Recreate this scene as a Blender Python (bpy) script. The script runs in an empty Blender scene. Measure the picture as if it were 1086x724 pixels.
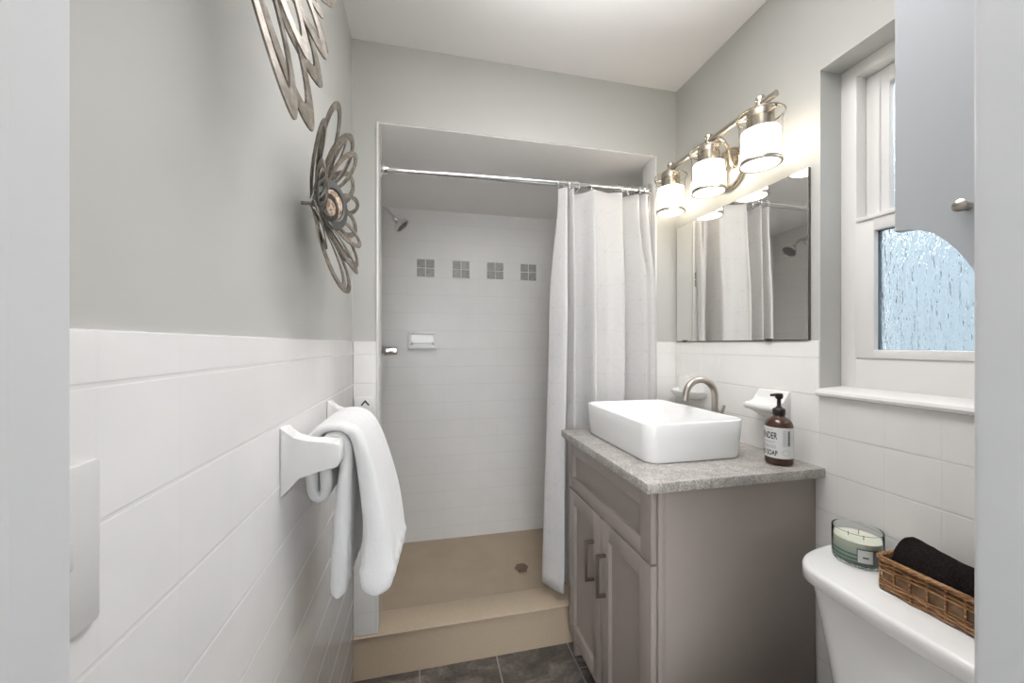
import bpy, bmesh, math, random
from mathutils import Vector, Matrix, Euler
from math import sin, cos, pi, radians

# ------------------------------------------------------------------ camera, world, exposure
S = bpy.context.scene
COL = S.collection
EYE = 1.29
cam_d = bpy.data.cameras.new('camera')
cam = bpy.data.objects.new('camera', cam_d)
COL.objects.link(cam)
cam.location = (0, 0, EYE)
cam.rotation_euler = (radians(90), 0, -math.atan(91 / 404.0))
cam_d.sensor_width = 36.0
cam_d.lens = 404.0 / 1086.0 * 36.0
cam_d.shift_y = 3.5 / 1086.0
cam_d.clip_start = 0.02
S.camera = cam

W = bpy.data.worlds.new('world')
S.world = W
W.use_nodes = True
bgn = W.node_tree.nodes['Background']
bgn.inputs[0].default_value = (0.86, 0.94, 1.0, 1)
bgn.inputs[1].default_value = 5.5
S.view_settings.view_transform = 'Standard'
S.view_settings.look = 'None'
S.view_settings.gamma = 1
S.view_settings.exposure = 0.05
HALL_W = 158        # added fill light, thrown off the hall's end wall, watts
DOWN_W = 5.4        # added soft fill under the bathroom ceiling, watts
BOUNCE_W = 12.5      # added unseen uplight that brightens the ceiling, watts
S.view_settings.use_curve_mapping = False
SHADE_E = 9.5        # glow of the lit opal shades
DISC_E = 5        # glow of the open lamp bottoms
S.cycles.max_bounces = 14
S.cycles.diffuse_bounces = 8
S.cycles.glossy_bounces = 6
S.cycles.transmission_bounces = 10
S.cycles.transparent_max_bounces = 10
S.cycles.use_denoising = True
S.cycles.sample_clamp_indirect = 6.0

# ------------------------------------------------------------------ dimensions
XL, XR, YB = -0.272, 1.129, 1.561      # room: left wall, right wall, shower partition
YD = 0.25                              # inner face of the door wall
ZC = 2.465                             # ceiling
YS = 2.335                             # back wall of the shower
XO0, XO1 = -0.181, 1.021               # shower opening
ZO = 2.155
CAP = 1.303                            # top of the tiled wainscot

# ------------------------------------------------------------------ materials
def mat(name, color=(0.8, 0.8, 0.8), rough=0.5, metal=0.0, spec=0.5, **kw):
    m = bpy.data.materials.new(name)
    m.use_nodes = True
    b = m.node_tree.nodes['Principled BSDF']
    b.inputs['Base Color'].default_value = (*color, 1)
    b.inputs['Roughness'].default_value = rough
    b.inputs['Metallic'].default_value = metal
    b.inputs['Specular IOR Level'].default_value = spec
    for k, v in kw.items():
        b.inputs[k.replace('_', ' ')].default_value = v
    return m

class G:
    """Small node-graph helper."""
    def __init__(s, m):
        s.m = m; s.t = m.node_tree; s.n = s.t.nodes
        s.b = s.n['Principled BSDF']
    def new(s, typ, **props):
        n = s.n.new(typ)
        for k, v in props.items():
            setattr(n, k, v)
        return n
    def link(s, a, b):
        s.t.links.new(a, b)
    def coord(s, which='Object'):
        return s.new('ShaderNodeTexCoord').outputs[which]
    def math(s, op, a, b=None, c=None):
        n = s.new('ShaderNodeMath', operation=op)
        for i, v in enumerate((a, b, c)):
            if v is None: continue
            if isinstance(v, (int, float)): n.inputs[i].default_value = v
            else: s.link(v, n.inputs[i])
        return n.outputs[0]
    def mapping(s, vec, scale=(1, 1, 1), loc=(0, 0, 0), rot=(0, 0, 0)):
        n = s.new('ShaderNodeMapping')
        n.inputs['Scale'].default_value = scale
        n.inputs['Location'].default_value = loc
        n.inputs['Rotation'].default_value = rot
        s.link(vec, n.inputs['Vector'])
        return n.outputs[0]
    def noise(s, vec, scale, detail=3, rough=0.5, dist=0.0):
        n = s.new('ShaderNodeTexNoise')
        n.inputs['Scale'].default_value = scale
        n.inputs['Detail'].default_value = detail
        n.inputs['Roughness'].default_value = rough
        n.inputs['Distortion'].default_value = dist
        s.link(vec, n.inputs['Vector'])
        return n.outputs['Fac']
    def ramp(s, fac, stops):
        n = s.new('ShaderNodeValToRGB')
        cr = n.color_ramp
        while len(cr.elements) < len(stops): cr.elements.new(0.5)
        for e, (p, c) in zip(cr.elements, stops):
            e.position = p
            e.color = (*c, 1) if len(c) == 3 else c
        s.link(fac, n.inputs[0])
        return n.outputs[0]
    def mix(s, fac, a, b):
        n = s.new('ShaderNodeMix', data_type='RGBA')
        if isinstance(fac, (int, float)): n.inputs[0].default_value = fac
        else: s.link(fac, n.inputs[0])
        for i, v in ((6, a), (7, b)):
            if isinstance(v, tuple): n.inputs[i].default_value = (*v, 1)
            else: s.link(v, n.inputs[i])
        return n.outputs[2]
    def bump(s, h, strength=0.3, dist=0.002):
        n = s.new('ShaderNodeBump')
        n.inputs['Strength'].default_value = strength
        n.inputs['Distance'].default_value = dist
        s.link(h, n.inputs['Height'])
        s.link(n.outputs[0], s.b.inputs['Normal'])
    def color(s, sock): s.link(sock, s.b.inputs['Base Color'])

def speckle(name, c1, c2, scale, rough=0.5, bump=0.0, dist=0.001, detail=4, lo=0.35, hi=0.65, spec=0.5, metal=0.0, stretch=(1, 1, 1)):
    m = mat(name, c1, rough, metal, spec)
    g = G(m)
    n = g.noise(g.mapping(g.coord(), stretch), scale, detail)
    g.color(g.ramp(n, [(lo, c1), (hi, c2)]))
    if bump: g.bump(n, bump, dist)
    return m

def tile_mat(name, axis, w, h, ow, oh, gw=0.0035, tile=(0.8, 0.79, 0.775), grout=(0.7, 0.69, 0.67), rough=0.18, vfac=0.35, top=None, bump=0.35):
    """Stacked wall tiles: joints at ow + i*w along the axis and oh - j*h in height."""
    m = mat(name, tile, rough)
    g = G(m)
    sep = g.new('ShaderNodeSeparateXYZ')
    g.link(g.coord(), sep.inputs[0])
    a = sep.outputs[axis]; z = sep.outputs['Z']
    def joint(v, step, off):
        f = g.math('FRACT', g.math('DIVIDE', g.math('SUBTRACT', v, off - 50 * step), step))
        d = g.math('ABSOLUTE', g.math('SUBTRACT', f, 0.5))          # 0.5 at the joint
        d = g.math('MULTIPLY', g.math('SUBTRACT', 0.5, d), step)      # distance to the joint
        n = g.new('ShaderNodeMapRange', interpolation_type='SMOOTHSTEP')
        n.inputs['From Min'].default_value = gw * 0.35
        n.inputs['From Max'].default_value = gw * 0.95
        n.inputs['To Min'].default_value = 1
        n.inputs['To Max'].default_value = 0
        g.link(d, n.inputs['Value'])
        return n.outputs[0]
    jh = joint(z, h, oh)
    jv = joint(a, w, ow)
    if top is not None:                                             # no upright joints in the cap row
        jh = g.math('MULTIPLY', jh, g.math('LESS_THAN', z, top))
    jv = g.math('MULTIPLY', jv, vfac)
    j = g.math('MAXIMUM', jh, jv)
    ti = g.noise(g.mapping(g.coord(), (1, 1, 1)), 9, 2)
    tc = g.ramp(ti, [(0.3, tuple(c * 0.965 for c in tile)), (0.7, tile)])
    g.color(g.mix(j, tc, grout))
    rr = g.math('ADD', g.math('MULTIPLY', j, 0.5), rough)
    g.link(rr, g.b.inputs['Roughness'])
    wav = g.math('MULTIPLY', g.noise(g.coord(), 14, 1), 0.25)
    g.bump(g.math('SUBTRACT', wav, j), bump, 0.0012)
    return m

def paint(name, c, rough=0.55, bump=0.12, scale=220):
    m = mat(name, c, rough, 0, 0.35)
    g = G(m)
    g.bump(g.noise(g.coord(), scale, 3), bump, 0.0008)
    return m

M_WALL = paint('wall_paint', (0.53, 0.527, 0.50), 0.5)
M_CEIL = paint('ceiling_paint', (0.92, 0.90, 0.89), 0.7)
M_TRIM = paint('trim_paint', (0.64, 0.645, 0.65), 0.35, 0.03, 60)
M_CAB = paint('cabinet_white_paint', (0.46, 0.48, 0.50), 0.4, 0.04, 80)
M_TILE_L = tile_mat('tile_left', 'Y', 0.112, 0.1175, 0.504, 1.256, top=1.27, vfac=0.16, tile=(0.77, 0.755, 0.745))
M_TILE_R = tile_mat('tile_right', 'Y', 0.110, 0.1105, 0.951, 1.251, top=1.27, tile=(0.85, 0.835, 0.815))
M_TILE_B = tile_mat('tile_partition', 'X', 0.108, 0.1105, -0.2, 1.251)
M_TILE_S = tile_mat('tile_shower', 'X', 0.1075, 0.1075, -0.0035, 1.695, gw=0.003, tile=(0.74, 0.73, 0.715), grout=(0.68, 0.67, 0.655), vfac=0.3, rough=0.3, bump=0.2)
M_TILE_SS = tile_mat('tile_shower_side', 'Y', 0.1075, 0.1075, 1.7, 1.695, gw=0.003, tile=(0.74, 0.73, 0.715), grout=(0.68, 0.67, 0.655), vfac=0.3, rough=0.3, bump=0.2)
M_WTRIM = mat('white_glazed_trim', (0.8, 0.79, 0.77), 0.18)
M_CER = mat('white_ceramic', (0.84, 0.835, 0.82), 0.1)
M_PORC = mat('white_porcelain', (0.88, 0.875, 0.865), 0.12)
M_SINK = mat('white_sink_ceramic', (0.90, 0.90, 0.895), 0.12)
M_PAN = speckle('beige_shower_pan', (0.36, 0.285, 0.205), (0.40, 0.32, 0.235), 6, 0.42, 0.05, 0.001)
M_CURB = speckle('beige_curb', (0.40, 0.32, 0.23), (0.46, 0.37, 0.275), 160, 0.45, 0.05, 0.0006, lo=0.3, hi=0.75)
M_VAN = paint('taupe_cabinet_paint', (0.31, 0.27, 0.245), 0.38, 0.03, 60)
M_VAND = mat('dark_cabinet_recess', (0.05, 0.043, 0.04), 0.6)
M_NICKEL = mat('brushed_nickel', (0.50, 0.46, 0.41), 0.28, 1.0)
M_NICKELW = mat('satin_nickel', (0.56, 0.50, 0.42), 0.25, 1.0)
M_CHROME = mat('chrome', (0.78, 0.78, 0.78), 0.1, 1.0)
M_BRONZE = mat('handle_bronze', (0.17, 0.145, 0.12), 0.4, 0.8)
M_MIRROR = mat('mirror_silver', (0.90, 0.90, 0.885), 0.015, 1.0)
M_MEDGE = mat('mirror_edge', (0.12, 0.11, 0.10), 0.35, 0.6)
M_DARK = mat('dark_rubber', (0.03, 0.03, 0.035), 0.5)
M_STEEL = mat('drain_steel', (0.17, 0.12, 0.085), 0.45, 0.5)
M_VINYL = mat('window_vinyl', (0.82, 0.80, 0.78), 0.3)
M_GASK = mat('window_gasket', (0.09, 0.10, 0.12), 0.6)
M_PLATE = mat('switch_plastic', (0.69, 0.68, 0.67), 0.35)
M_GREYTILE = speckle('grey_accent_tile', (0.25, 0.25, 0.235), (0.33, 0.33, 0.31), 60, 0.3, 0.1, 0.001)
M_GROUTW = mat('accent_grout', (0.74, 0.73, 0.71), 0.6)
M_ROLL = speckle('dark_brown_terry', (0.008, 0.006, 0.006), (0.022, 0.017, 0.016), 260, 0.95, 0.9, 0.003, spec=0.1)
M_WAX = mat('candle_wax', (0.76, 0.75, 0.64), 0.45, Subsurface_Weight=0.2)
M_WICK = mat('wick', (0.35, 0.33, 0.28), 0.9)
M_LABELD = mat('candle_label_grey', (0.12, 0.13, 0.13), 0.5)
M_LABELL = mat('candle_label_pale', (0.62, 0.64, 0.62), 0.5)
M_PAPER = mat('soap_label_paper', (0.74, 0.74, 0.73), 0.55)
M_INK = mat('label_ink', (0.015, 0.015, 0.015), 0.6)
M_INKG = mat('label_ink_grey', (0.42, 0.42, 0.42), 0.6)
M_PUMP = mat('pump_black', (0.018, 0.013, 0.012), 0.35)
M_AMBER = mat('amber_bottle', (0.065, 0.028, 0.017), 0.06, 0, 0.6)
M_SPRAY = mat('grey_spray_face', (0.16, 0.16, 0.16), 0.4, 0.4)
M_PLAST = mat('white_plate_plastic', (0.8, 0.8, 0.79), 0.35)

# mottled dark slate floor
def floor_mat():
    m = mat('slate_floor', (0.1, 0.09, 0.085), 0.35)
    g = G(m)
    sep = g.new('ShaderNodeSeparateXYZ'); g.link(g.coord(), sep.inputs[0])
    cmb = g.new('ShaderNodeCombineXYZ')
    g.link(g.math('SUBTRACT', sep.outputs['Y'], 0.825), cmb.inputs[0])
    g.link(g.math('ADD', sep.outputs['X'], 0.335), cmb.inputs[1])
    br = g.new('ShaderNodeTexBrick', offset=0.5, squash=1.0)
    br.inputs['Scale'].default_value = 1
    br.inputs['Mortar Size'].default_value = 0.0035
    br.inputs['Mortar Smooth'].default_value = 0.3
    br.inputs['Brick Width'].default_value = 0.60
    br.inputs['Row Height'].default_value = 0.31
    br.inputs['Color1'].default_value = (0.2, 0.2, 0.2, 1)
    br.inputs['Color2'].default_value = (0.8, 0.8, 0.8, 1)
    br.inputs['Bias'].default_value = 0.0
    g.link(cmb.outputs[0], br.inputs['Vector'])
    n1 = g.noise(g.mapping(g.coord(), (1, 1.6, 1), rot=(0, 0, 0.5)), 7, 8, 0.62, 1.2)
    n2 = g.noise(g.coord(), 70, 5, 0.6)
    c1 = g.ramp(n1, [(0.33, (0.075, 0.068, 0.06)), (0.5, (0.14, 0.12, 0.105)), (0.66, (0.25, 0.22, 0.195))])
    c2 = g.ramp(n2, [(0.35, (0.55, 0.55, 0.55)), (0.65, (1.0, 1.0, 1.0))])
    mm = g.new('ShaderNodeMix', data_type='RGBA', blend_type='MULTIPLY')
    mm.inputs[0].default_value = 0.8
    g.link(c1, mm.inputs[6]); g.link(c2, mm.inputs[7])
    g.color(g.mix(br.outputs['Fac'], mm.outputs[2], (0.27, 0.25, 0.235)))
    g.bump(g.math('SUBTRACT', g.math('MULTIPLY', n1, 0.4), br.outputs['Fac']), 0.4, 0.002)
    return m
M_FLOOR = floor_mat()

# speckled grey stone worktop
def stone_mat():
    m = mat('speckled_grey_stone', (0.4, 0.38, 0.35), 0.3)
    g = G(m)
    n1 = g.noise(g.coord(), 26, 6, 0.65, 0.6)
    n2 = g.noise(g.coord(), 260, 4, 0.7)
    c1 = g.ramp(n1, [(0.35, (0.30, 0.28, 0.262)), (0.65, (0.47, 0.445, 0.415))])
    c2 = g.ramp(n2, [(0.36, (0.45, 0.44, 0.43)), (0.5, (0.95, 0.95, 0.95)), (0.64, (1.5, 1.5, 1.5))])
    mm = g.new('ShaderNodeMix', data_type='RGBA', blend_type='MULTIPLY')
    mm.inputs[0].default_value = 0.8
    g.link(c1, mm.inputs[6]); g.link(c2, mm.inputs[7])
    g.color(mm.outputs[2])
    return m
M_STONE = stone_mat()

# rain glass for the window
def rain_glass():
    m = mat('rain_glass', (0.93, 0.965, 0.985), 0.05, 0, 0.5, Transmission_Weight=1.0, IOR=1.35)
    g = G(m)
    n1 = g.noise(g.mapping(g.coord(), (1, 1, 0.17)), 95, 3, 0.55, 0.6)
    n2 = g.noise(g.mapping(g.coord(), (1, 1, 0.3)), 260, 2, 0.5)
    h = g.math('ADD', n1, g.math('MULTIPLY', n2, 0.3))
    g.bump(h, 0.85, 0.007)
    return m
M_RAIN = rain_glass()
M_GLASS = mat('clear_glass', (0.95, 0.95, 0.93), 0.02, 0, 0.5, Transmission_Weight=1.0, IOR=1.3)

def candle_glass():
    m = mat('green_candle_glass', (0.96, 0.99, 0.975), 0.02, 0, 0.5, Transmission_Weight=1.0, IOR=1.14)
    return m
M_CGLASS = candle_glass()
def candle_body():
    m = mat('green_striped_wax', (0.35, 0.45, 0.38), 0.25, 0, 0.5)
    g = G(m)
    sep = g.new('ShaderNodeSeparateXYZ'); g.link(g.coord(), sep.inputs[0])
    z = sep.outputs['Z']
    base = g.ramp(g.math('DIVIDE', z, 0.07), [(0.0, (0.10, 0.20, 0.14)), (0.45, (0.33, 0.41, 0.35)), (0.75, (0.58, 0.60, 0.50)), (1.0, (0.74, 0.73, 0.62))])
    wv = g.math('SINE', g.math('MULTIPLY', z, 2 * pi / 0.0095))
    low = g.math('LESS_THAN', z, 0.036)
    k = g.math('MULTIPLY', g.math('GREATER_THAN', wv, 0.2), low)
    g.color(g.mix(g.math('MULTIPLY', k, 0.75), base, (0.05, 0.10, 0.07)))
    return m
M_CBODY = candle_body()

def emis(name, c, s, base=(0.9, 0.88, 0.84)):
    m = mat(name, base, 0.4)
    b = m.node_tree.nodes['Principled BSDF']
    b.inputs['Emission Color'].default_value = (*c, 1)
    b.inputs['Emission Strength'].default_value = s
    return m
M_OPAL = emis('lit_opal_glass', (1.0, 0.90, 0.76), SHADE_E)
M_DISC = emis('lit_lamp_opening', (1.0, 0.90, 0.76), DISC_E)

def curtain_mat():
    m = mat('white_patterned_curtain', (0.82, 0.81, 0.80), 0.75, 0, 0.2)
    g = G(m)
    uv = g.new('ShaderNodeUVMap'); uv.uv_map = 'UVMap'
    v = uv.outputs[0]
    vo = g.new('ShaderNodeTexVoronoi', voronoi_dimensions='2D', feature='F1')
    vo.inputs['Scale'].default_value = 9.0
    vo.inputs['Randomness'].default_value = 0.55
    g.link(v, vo.inputs['Vector'])
    sub = g.new('ShaderNodeVectorMath', operation='SUBTRACT')
    sc = g.new('ShaderNodeVectorMath', operation='SCALE'); sc.inputs['Scale'].default_value = 1.0
    g.link(v, sc.inputs[0])
    g.link(sc.outputs[0], sub.inputs[0]); g.link(vo.outputs['Position'], sub.inputs[1])
    sp = g.new('ShaderNodeSeparateXYZ'); g.link(sub.outputs[0], sp.inputs[0])
    ang = g.math('ARCTAN2', sp.outputs[1], sp.outputs[0])
    spoke = g.math('MULTIPLY', g.math('ABSOLUTE', g.math('SINE', g.math('MULTIPLY', ang, 4.0))), vo.outputs['Distance'])
    line = g.math('LESS_THAN', spoke, 0.018)
    line = g.math('MULTIPLY', line, g.math('LESS_THAN', vo.outputs['Distance'], 0.55))
    soft = g.noise(g.mapping(v, (1, 1, 1)), 300, 3)
    g.color(g.mix(g.math('MULTIPLY', line, 0.75), (0.75, 0.74, 0.73), (0.50, 0.495, 0.485)))
    g.bump(g.math('ADD', g.math('MULTIPLY', line, 0.6), g.math('MULTIPLY', soft, 0.4)), 0.25, 0.001)
    g.b.inputs['Transmission Weight'].default_value = 0.0
    # a thin cloth: let some light pass
    tr = g.new('ShaderNodeBsdfTranslucent'); tr.inputs[0].default_value = (0.72, 0.71, 0.695, 1)
    mx = g.new('ShaderNodeMixShader'); mx.inputs[0].default_value = 0.25
    out = g.n['Material Output']
    g.link(g.b.outputs[0], mx.inputs[1]); g.link(tr.outputs[0], mx.inputs[2])
    g.link(mx.outputs[0], out.inputs[0])
    return m
M_CURT = curtain_mat()

def terry(name, c):
    m = mat(name, c, 0.95, 0, 0.1, Sheen_Weight=0.3)
    g = G(m)
    g.bump(g.noise(g.coord(), 420, 3, 0.7), 0.7, 0.0025)
    return m
M_TOWEL = terry('white_terry', (0.82, 0.82, 0.82))

def strap_metal():
    m = mat('weathered_silver_metal', (0.35, 0.33, 0.30), 0.42, 0.65)
    g = G(m)
    n = g.noise(g.mapping(g.coord(), (14, 60, 60)), 1.2, 6, 0.65)
    g.color(g.ramp(n, [(0.3, (0.15, 0.125, 0.10)), (0.55, (0.27, 0.24, 0.205)), (0.75, (0.42, 0.39, 0.35))]))
    return m
M_STRAP = strap_metal()
M_RING = mat('dark_grey_metal', (0.11, 0.11, 0.105), 0.5, 0.3)
M_SEED = speckle('tan_pebbled_centre', (0.20, 0.11, 0.055), (0.62, 0.50, 0.40), 110, 0.6, 1.0, 0.004, detail=2, lo=0.38, hi=0.6)

def wicker():
    m = mat('brown_wicker', (0.25, 0.12, 0.05), 0.45)
    g = G(m)
    n = g.noise(g.mapping(g.coord(), (1, 0.25, 2.5)), 90, 4, 0.6)
    g.color(g.ramp(n, [(0.3, (0.10, 0.042, 0.016)), (0.5, (0.30, 0.145, 0.055)), (0.68, (0.55, 0.31, 0.14))]))
    g.bump(n, 0.3, 0.001)
    return m
M_WICK1 = wicker()
M_WICKP = speckle('brown_wicker_lining', (0.14, 0.075, 0.035), (0.22, 0.125, 0.065), 70, 0.7, 0.3, 0.001)

# ------------------------------------------------------------------ builders
def new_bm(): return bmesh.new()

def finish(bm, angle=38):
    bmesh.ops.recalc_face_normals(bm, faces=bm.faces[:])
    for f in bm.faces: f.smooth = True
    lim = radians(angle)
    for e in bm.edges:
        if len(e.link_faces) == 2:
            e.smooth = e.calc_face_angle(0) < lim

def world_loc(o):
    v = Vector((0, 0, 0))
    while o is not None:
        v += o.location
        o = o.parent
    return v

def obj(name, bm, m, parent=None, angle=38, origin=None, raw=False):
    """Link one mesh object; the bmesh is in world coordinates."""
    if not raw: finish(bm, angle)
    off = world_loc(parent) if parent is not None else Vector(origin or (0, 0, 0))
    bmesh.ops.translate(bm, verts=bm.verts[:], vec=-off)
    me = bpy.data.meshes.new(name)
    bm.to_mesh(me); bm.free()
    for mm in (m if isinstance(m, (list, tuple)) else [m]): me.materials.append(mm)
    o = bpy.data.objects.new(name, me)
    COL.objects.link(o)
    if parent is not None: o.parent = parent
    else: o.location = off
    return o

def thing(name, label, cat, loc, group=None):
    o = bpy.data.objects.new(name, None)
    COL.objects.link(o)
    o.empty_display_size = 0.05
    o.location = loc
    return tag(o, label, cat, group)

def tag(o, label, cat, group=None):
    o['label'] = label; o['category'] = cat
    if group: o['group'] = group
    return o

def struct(name, bm, m, parent=None, angle=38):
    o = obj(name, bm, m, parent, angle)
    o['kind'] = 'structure'
    return o

def box(bm, a, b, bev=0.0, seg=2):
    a = Vector(a); b = Vector(b)
    r = bmesh.ops.create_cube(bm, size=1.0)
    vs = r['verts']
    c = (a + b) / 2; d = b - a
    for v in vs: v.co = Vector((v.co.x * d.x, v.co.y * d.y, v.co.z * d.z)) + c
    if bev > 0:
        es = list({e for v in vs for e in v.link_edges})
        bmesh.ops.bevel(bm, geom=es, offset=bev, segments=seg, profile=0.5, affect='EDGES')
    return vs

def bx(a, b, bev=0.0, seg=2):
    bm = new_bm(); box(bm, a, b, bev, seg); return bm

def lathe(bm, prof, seg=40, center=(0, 0, 0), mtx=None, closed=False):
    """Spin (r, z) points about the z axis; mtx then turns and moves the result."""
    rings = []
    for r, z in prof:
        if r < 1e-6:
            rings.append([bm.verts.new((0, 0, z))])
        else:
            rings.append([bm.verts.new((r * cos(2 * pi * i / seg), r * sin(2 * pi * i / seg), z)) for i in range(seg)])
    pairs = list(zip(rings, rings[1:]))
    if closed: pairs.append((rings[-1], rings[0]))
    for p, q in pairs:
        for i in range(seg):
            j = (i + 1) % seg
            if len(p) == 1 and len(q) == 1: continue
            if len(p) == 1: bm.faces.new((p[0], q[j], q[i]))
            elif len(q) == 1: bm.faces.new((p[i], p[j], q[0]))
            else: bm.faces.new((p[i], p[j], q[j], q[i]))
    vs = [v for r in rings for v in r]
    M = mtx if mtx is not None else Matrix.Identity(4)
    for v in vs: v.co = M @ v.co + Vector(center)
    return vs

def catmull(pts, n=6, closed=False):
    pts = [Vector(p) for p in pts]
    N = len(pts); out = []
    rng = range(N) if closed else range(N - 1)
    for i in rng:
        if closed: p0, p1, p2, p3 = pts[i - 1], pts[i], pts[(i + 1) % N], pts[(i + 2) % N]
        else: p0, p1, p2, p3 = pts[max(i - 1, 0)], pts[i], pts[i + 1], pts[min(i + 2, N - 1)]
        for k in range(n):
            t = k / n
            out.append(0.5 * ((2 * p1) + (p2 - p0) * t + (2 * p0 - 5 * p1 + 4 * p2 - p3) * t * t + (3 * p1 - p0 - 3 * p2 + p3) * t ** 3))
    if not closed: out.append(pts[-1])
    return out

def tube(bm, pts, r, seg=12, closed=False, caps=True):
    pts = [Vector(p) for p in pts]
    N = len(pts)
    rad = r if isinstance(r, (list, tuple)) else [r] * N
    tans = []
    for i in range(N):
        if closed: t = pts[(i + 1) % N] - pts[i - 1]
        else: t = pts[min(i + 1, N - 1)] - pts[max(i - 1, 0)]
        tans.append(t.normalized())
    up = Vector((0, 0, 1))
    if abs(tans[0].dot(up)) > 0.9: up = Vector((1, 0, 0))
    nrm = (up - tans[0] * up.dot(tans[0])).normalized()
    rings = []
    for i in range(N):
        t = tans[i]
        nrm = (nrm - t * nrm.dot(t)).normalized()
        b = t.cross(nrm)
        rings.append([bm.verts.new(pts[i] + (nrm * cos(2 * pi * k / seg) + b * sin(2 * pi * k / seg)) * rad[i]) for k in range(seg)])
    for i in range(N if closed else N - 1):
        p, q = rings[i], rings[(i + 1) % N]
        for k in range(seg):
            j = (k + 1) % seg
            bm.faces.new((p[k], p[j], q[j], q[k]))
    if caps and not closed:
        bm.faces.new(rings[0][::-1]); bm.faces.new(rings[-1])

def prism(bm, poly, axis, a, b, bev=0.0, seg=2):
    """Extrude a 2-D polygon along an axis; poly holds the other two coordinates in x,y,z order."""
    def P(p, h):
        if axis == 'X': return (h, p[0], p[1])
        if axis == 'Y': return (p[0], h, p[1])
        return (p[0], p[1], h)
    A = [bm.verts.new(P(p, a)) for p in poly]
    B = [bm.verts.new(P(p, b)) for p in poly]
    n = len(poly)
    fs = [bm.faces.new(A), bm.faces.new(B[::-1])]
    for i in range(n):
        j = (i + 1) % n
        fs.append(bm.faces.new((A[j], A[i], B[i], B[j])))
    if bev > 0:
        es = list({e for f in fs[:2] for e in f.edges})
        bmesh.ops.bevel(bm, geom=es, offset=bev, segments=seg, profile=0.5, affect='EDGES')

def rrect(x0, y0, x1, y1, r, n=6):
    pts = []
    for cx, cy, a0 in ((x1 - r, y1 - r, 0), (x0 + r, y1 - r, 90), (x0 + r, y0 + r, 180), (x1 - r, y0 + r, 270)):
        for i in range(n + 1):
            a = radians(a0 + 90 * i / n)
            pts.append((cx + r * cos(a), cy + r * sin(a)))
    return pts

def loft(bm, loops, cap0=True, cap1=True):
    R = [[bm.verts.new(p) for p in L] for L in loops]
    n = len(R[0])
    for p, q in zip(R, R[1:]):
        for k in range(n):
            j = (k + 1) % n
            bm.faces.new((p[k], p[j], q[j], q[k]))
    if cap0: bm.faces.new(R[0][::-1])
    if cap1: bm.faces.new(R[-1])

# ------------------------------------------------------------------ the room
struct('floor', bx((-1.2, -3.4, -0.1), (1.62, 1.7, 0.0)), M_FLOOR)
struct('ceiling', bx((XL - 0.12, 0.13, ZC), (XR + 0.21, YB + 0.1, ZC + 0.12)), M_CEIL)
wl = struct('wall_left', bx((XL - 0.12, 0.13, 0), (XL - 0.006, YS + 0.1, ZC)), M_WALL)
bm = new_bm(); box(bm, (XL - 0.0065, YD, 0), (XL, YB, CAP), 0.003)
struct('wainscot_tiles', bm, M_TILE_L, wl)

# right wall, round the window recess
WY0, WY1, WZ0, WZ1 = 0.27, 0.897, 1.140, 2.10
XW = XR + 0.20
bm = new_bm()
box(bm, (XR + 0.006, 0.13, 0), (XW, YS + 0.1, WZ0))
box(bm, (XR + 0.006, WY1, WZ0), (XW, YS + 0.1, ZC))
box(bm, (XR + 0.006, 0.13, WZ1), (XW, WY1, ZC))
box(bm, (XR + 0.006, 0.13, WZ0), (XW, WY0, WZ1))
wr = struct('wall_right', bm, M_WALL)
bm = new_bm()
box(bm, (XR, WY1, 0), (XR + 0.0065, YB, CAP), 0.003)
box(bm, (XR, YD, 0), (XR + 0.0065, WY1, WZ0), 0.0)
struct('wainscot_tiles', bm, M_TILE_R, wr)
bm = new_bm()
prism(bm, [(XR - 0.012, 1.143), (XR - 0.014, 1.150), (XR - 0.010, 1.157), (XR + 0.004, 1.162), (XR + 0.10, 1.168), (XR + 0.10, 1.140), (XR - 0.006, 1.140)], 'Y', WY0, WY1)
struct('window_sill', bm, M_WTRIM, wr)

# door wall with the opening the photograph is taken through
DX0, DX1, DZ = -0.184, 0.4915, 2.06
bm = new_bm()
box(bm, (XL - 0.12, 0.13, 0), (DX0 - 0.02, YD - 0.002, ZC))
box(bm, (DX1 + 0.02, 0.13, 0), (XR + 0.21, YD - 0.002, ZC))
box(bm, (DX0 - 0.02, 0.13, DZ + 0.02), (DX1 + 0.02, YD - 0.002, ZC))
struct('wall_door', bm, M_WALL)
bm = new_bm()
box(bm, (DX0 - 0.02, 0.12, 0), (DX0, YD, DZ), 0.003)
box(bm, (DX1, 0.12, 0), (DX1 + 0.02, YD, DZ), 0.005, 3)
box(bm, (DX0 - 0.02, 0.12, DZ), (DX1 + 0.02, YD, DZ + 0.02), 0.003)
box(bm, (DX0 - 0.001, 0.165, 0), (DX0 + 0.009, 0.2085, DZ), 0.002)
struct('door_1', bm, M_TRIM)

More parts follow.
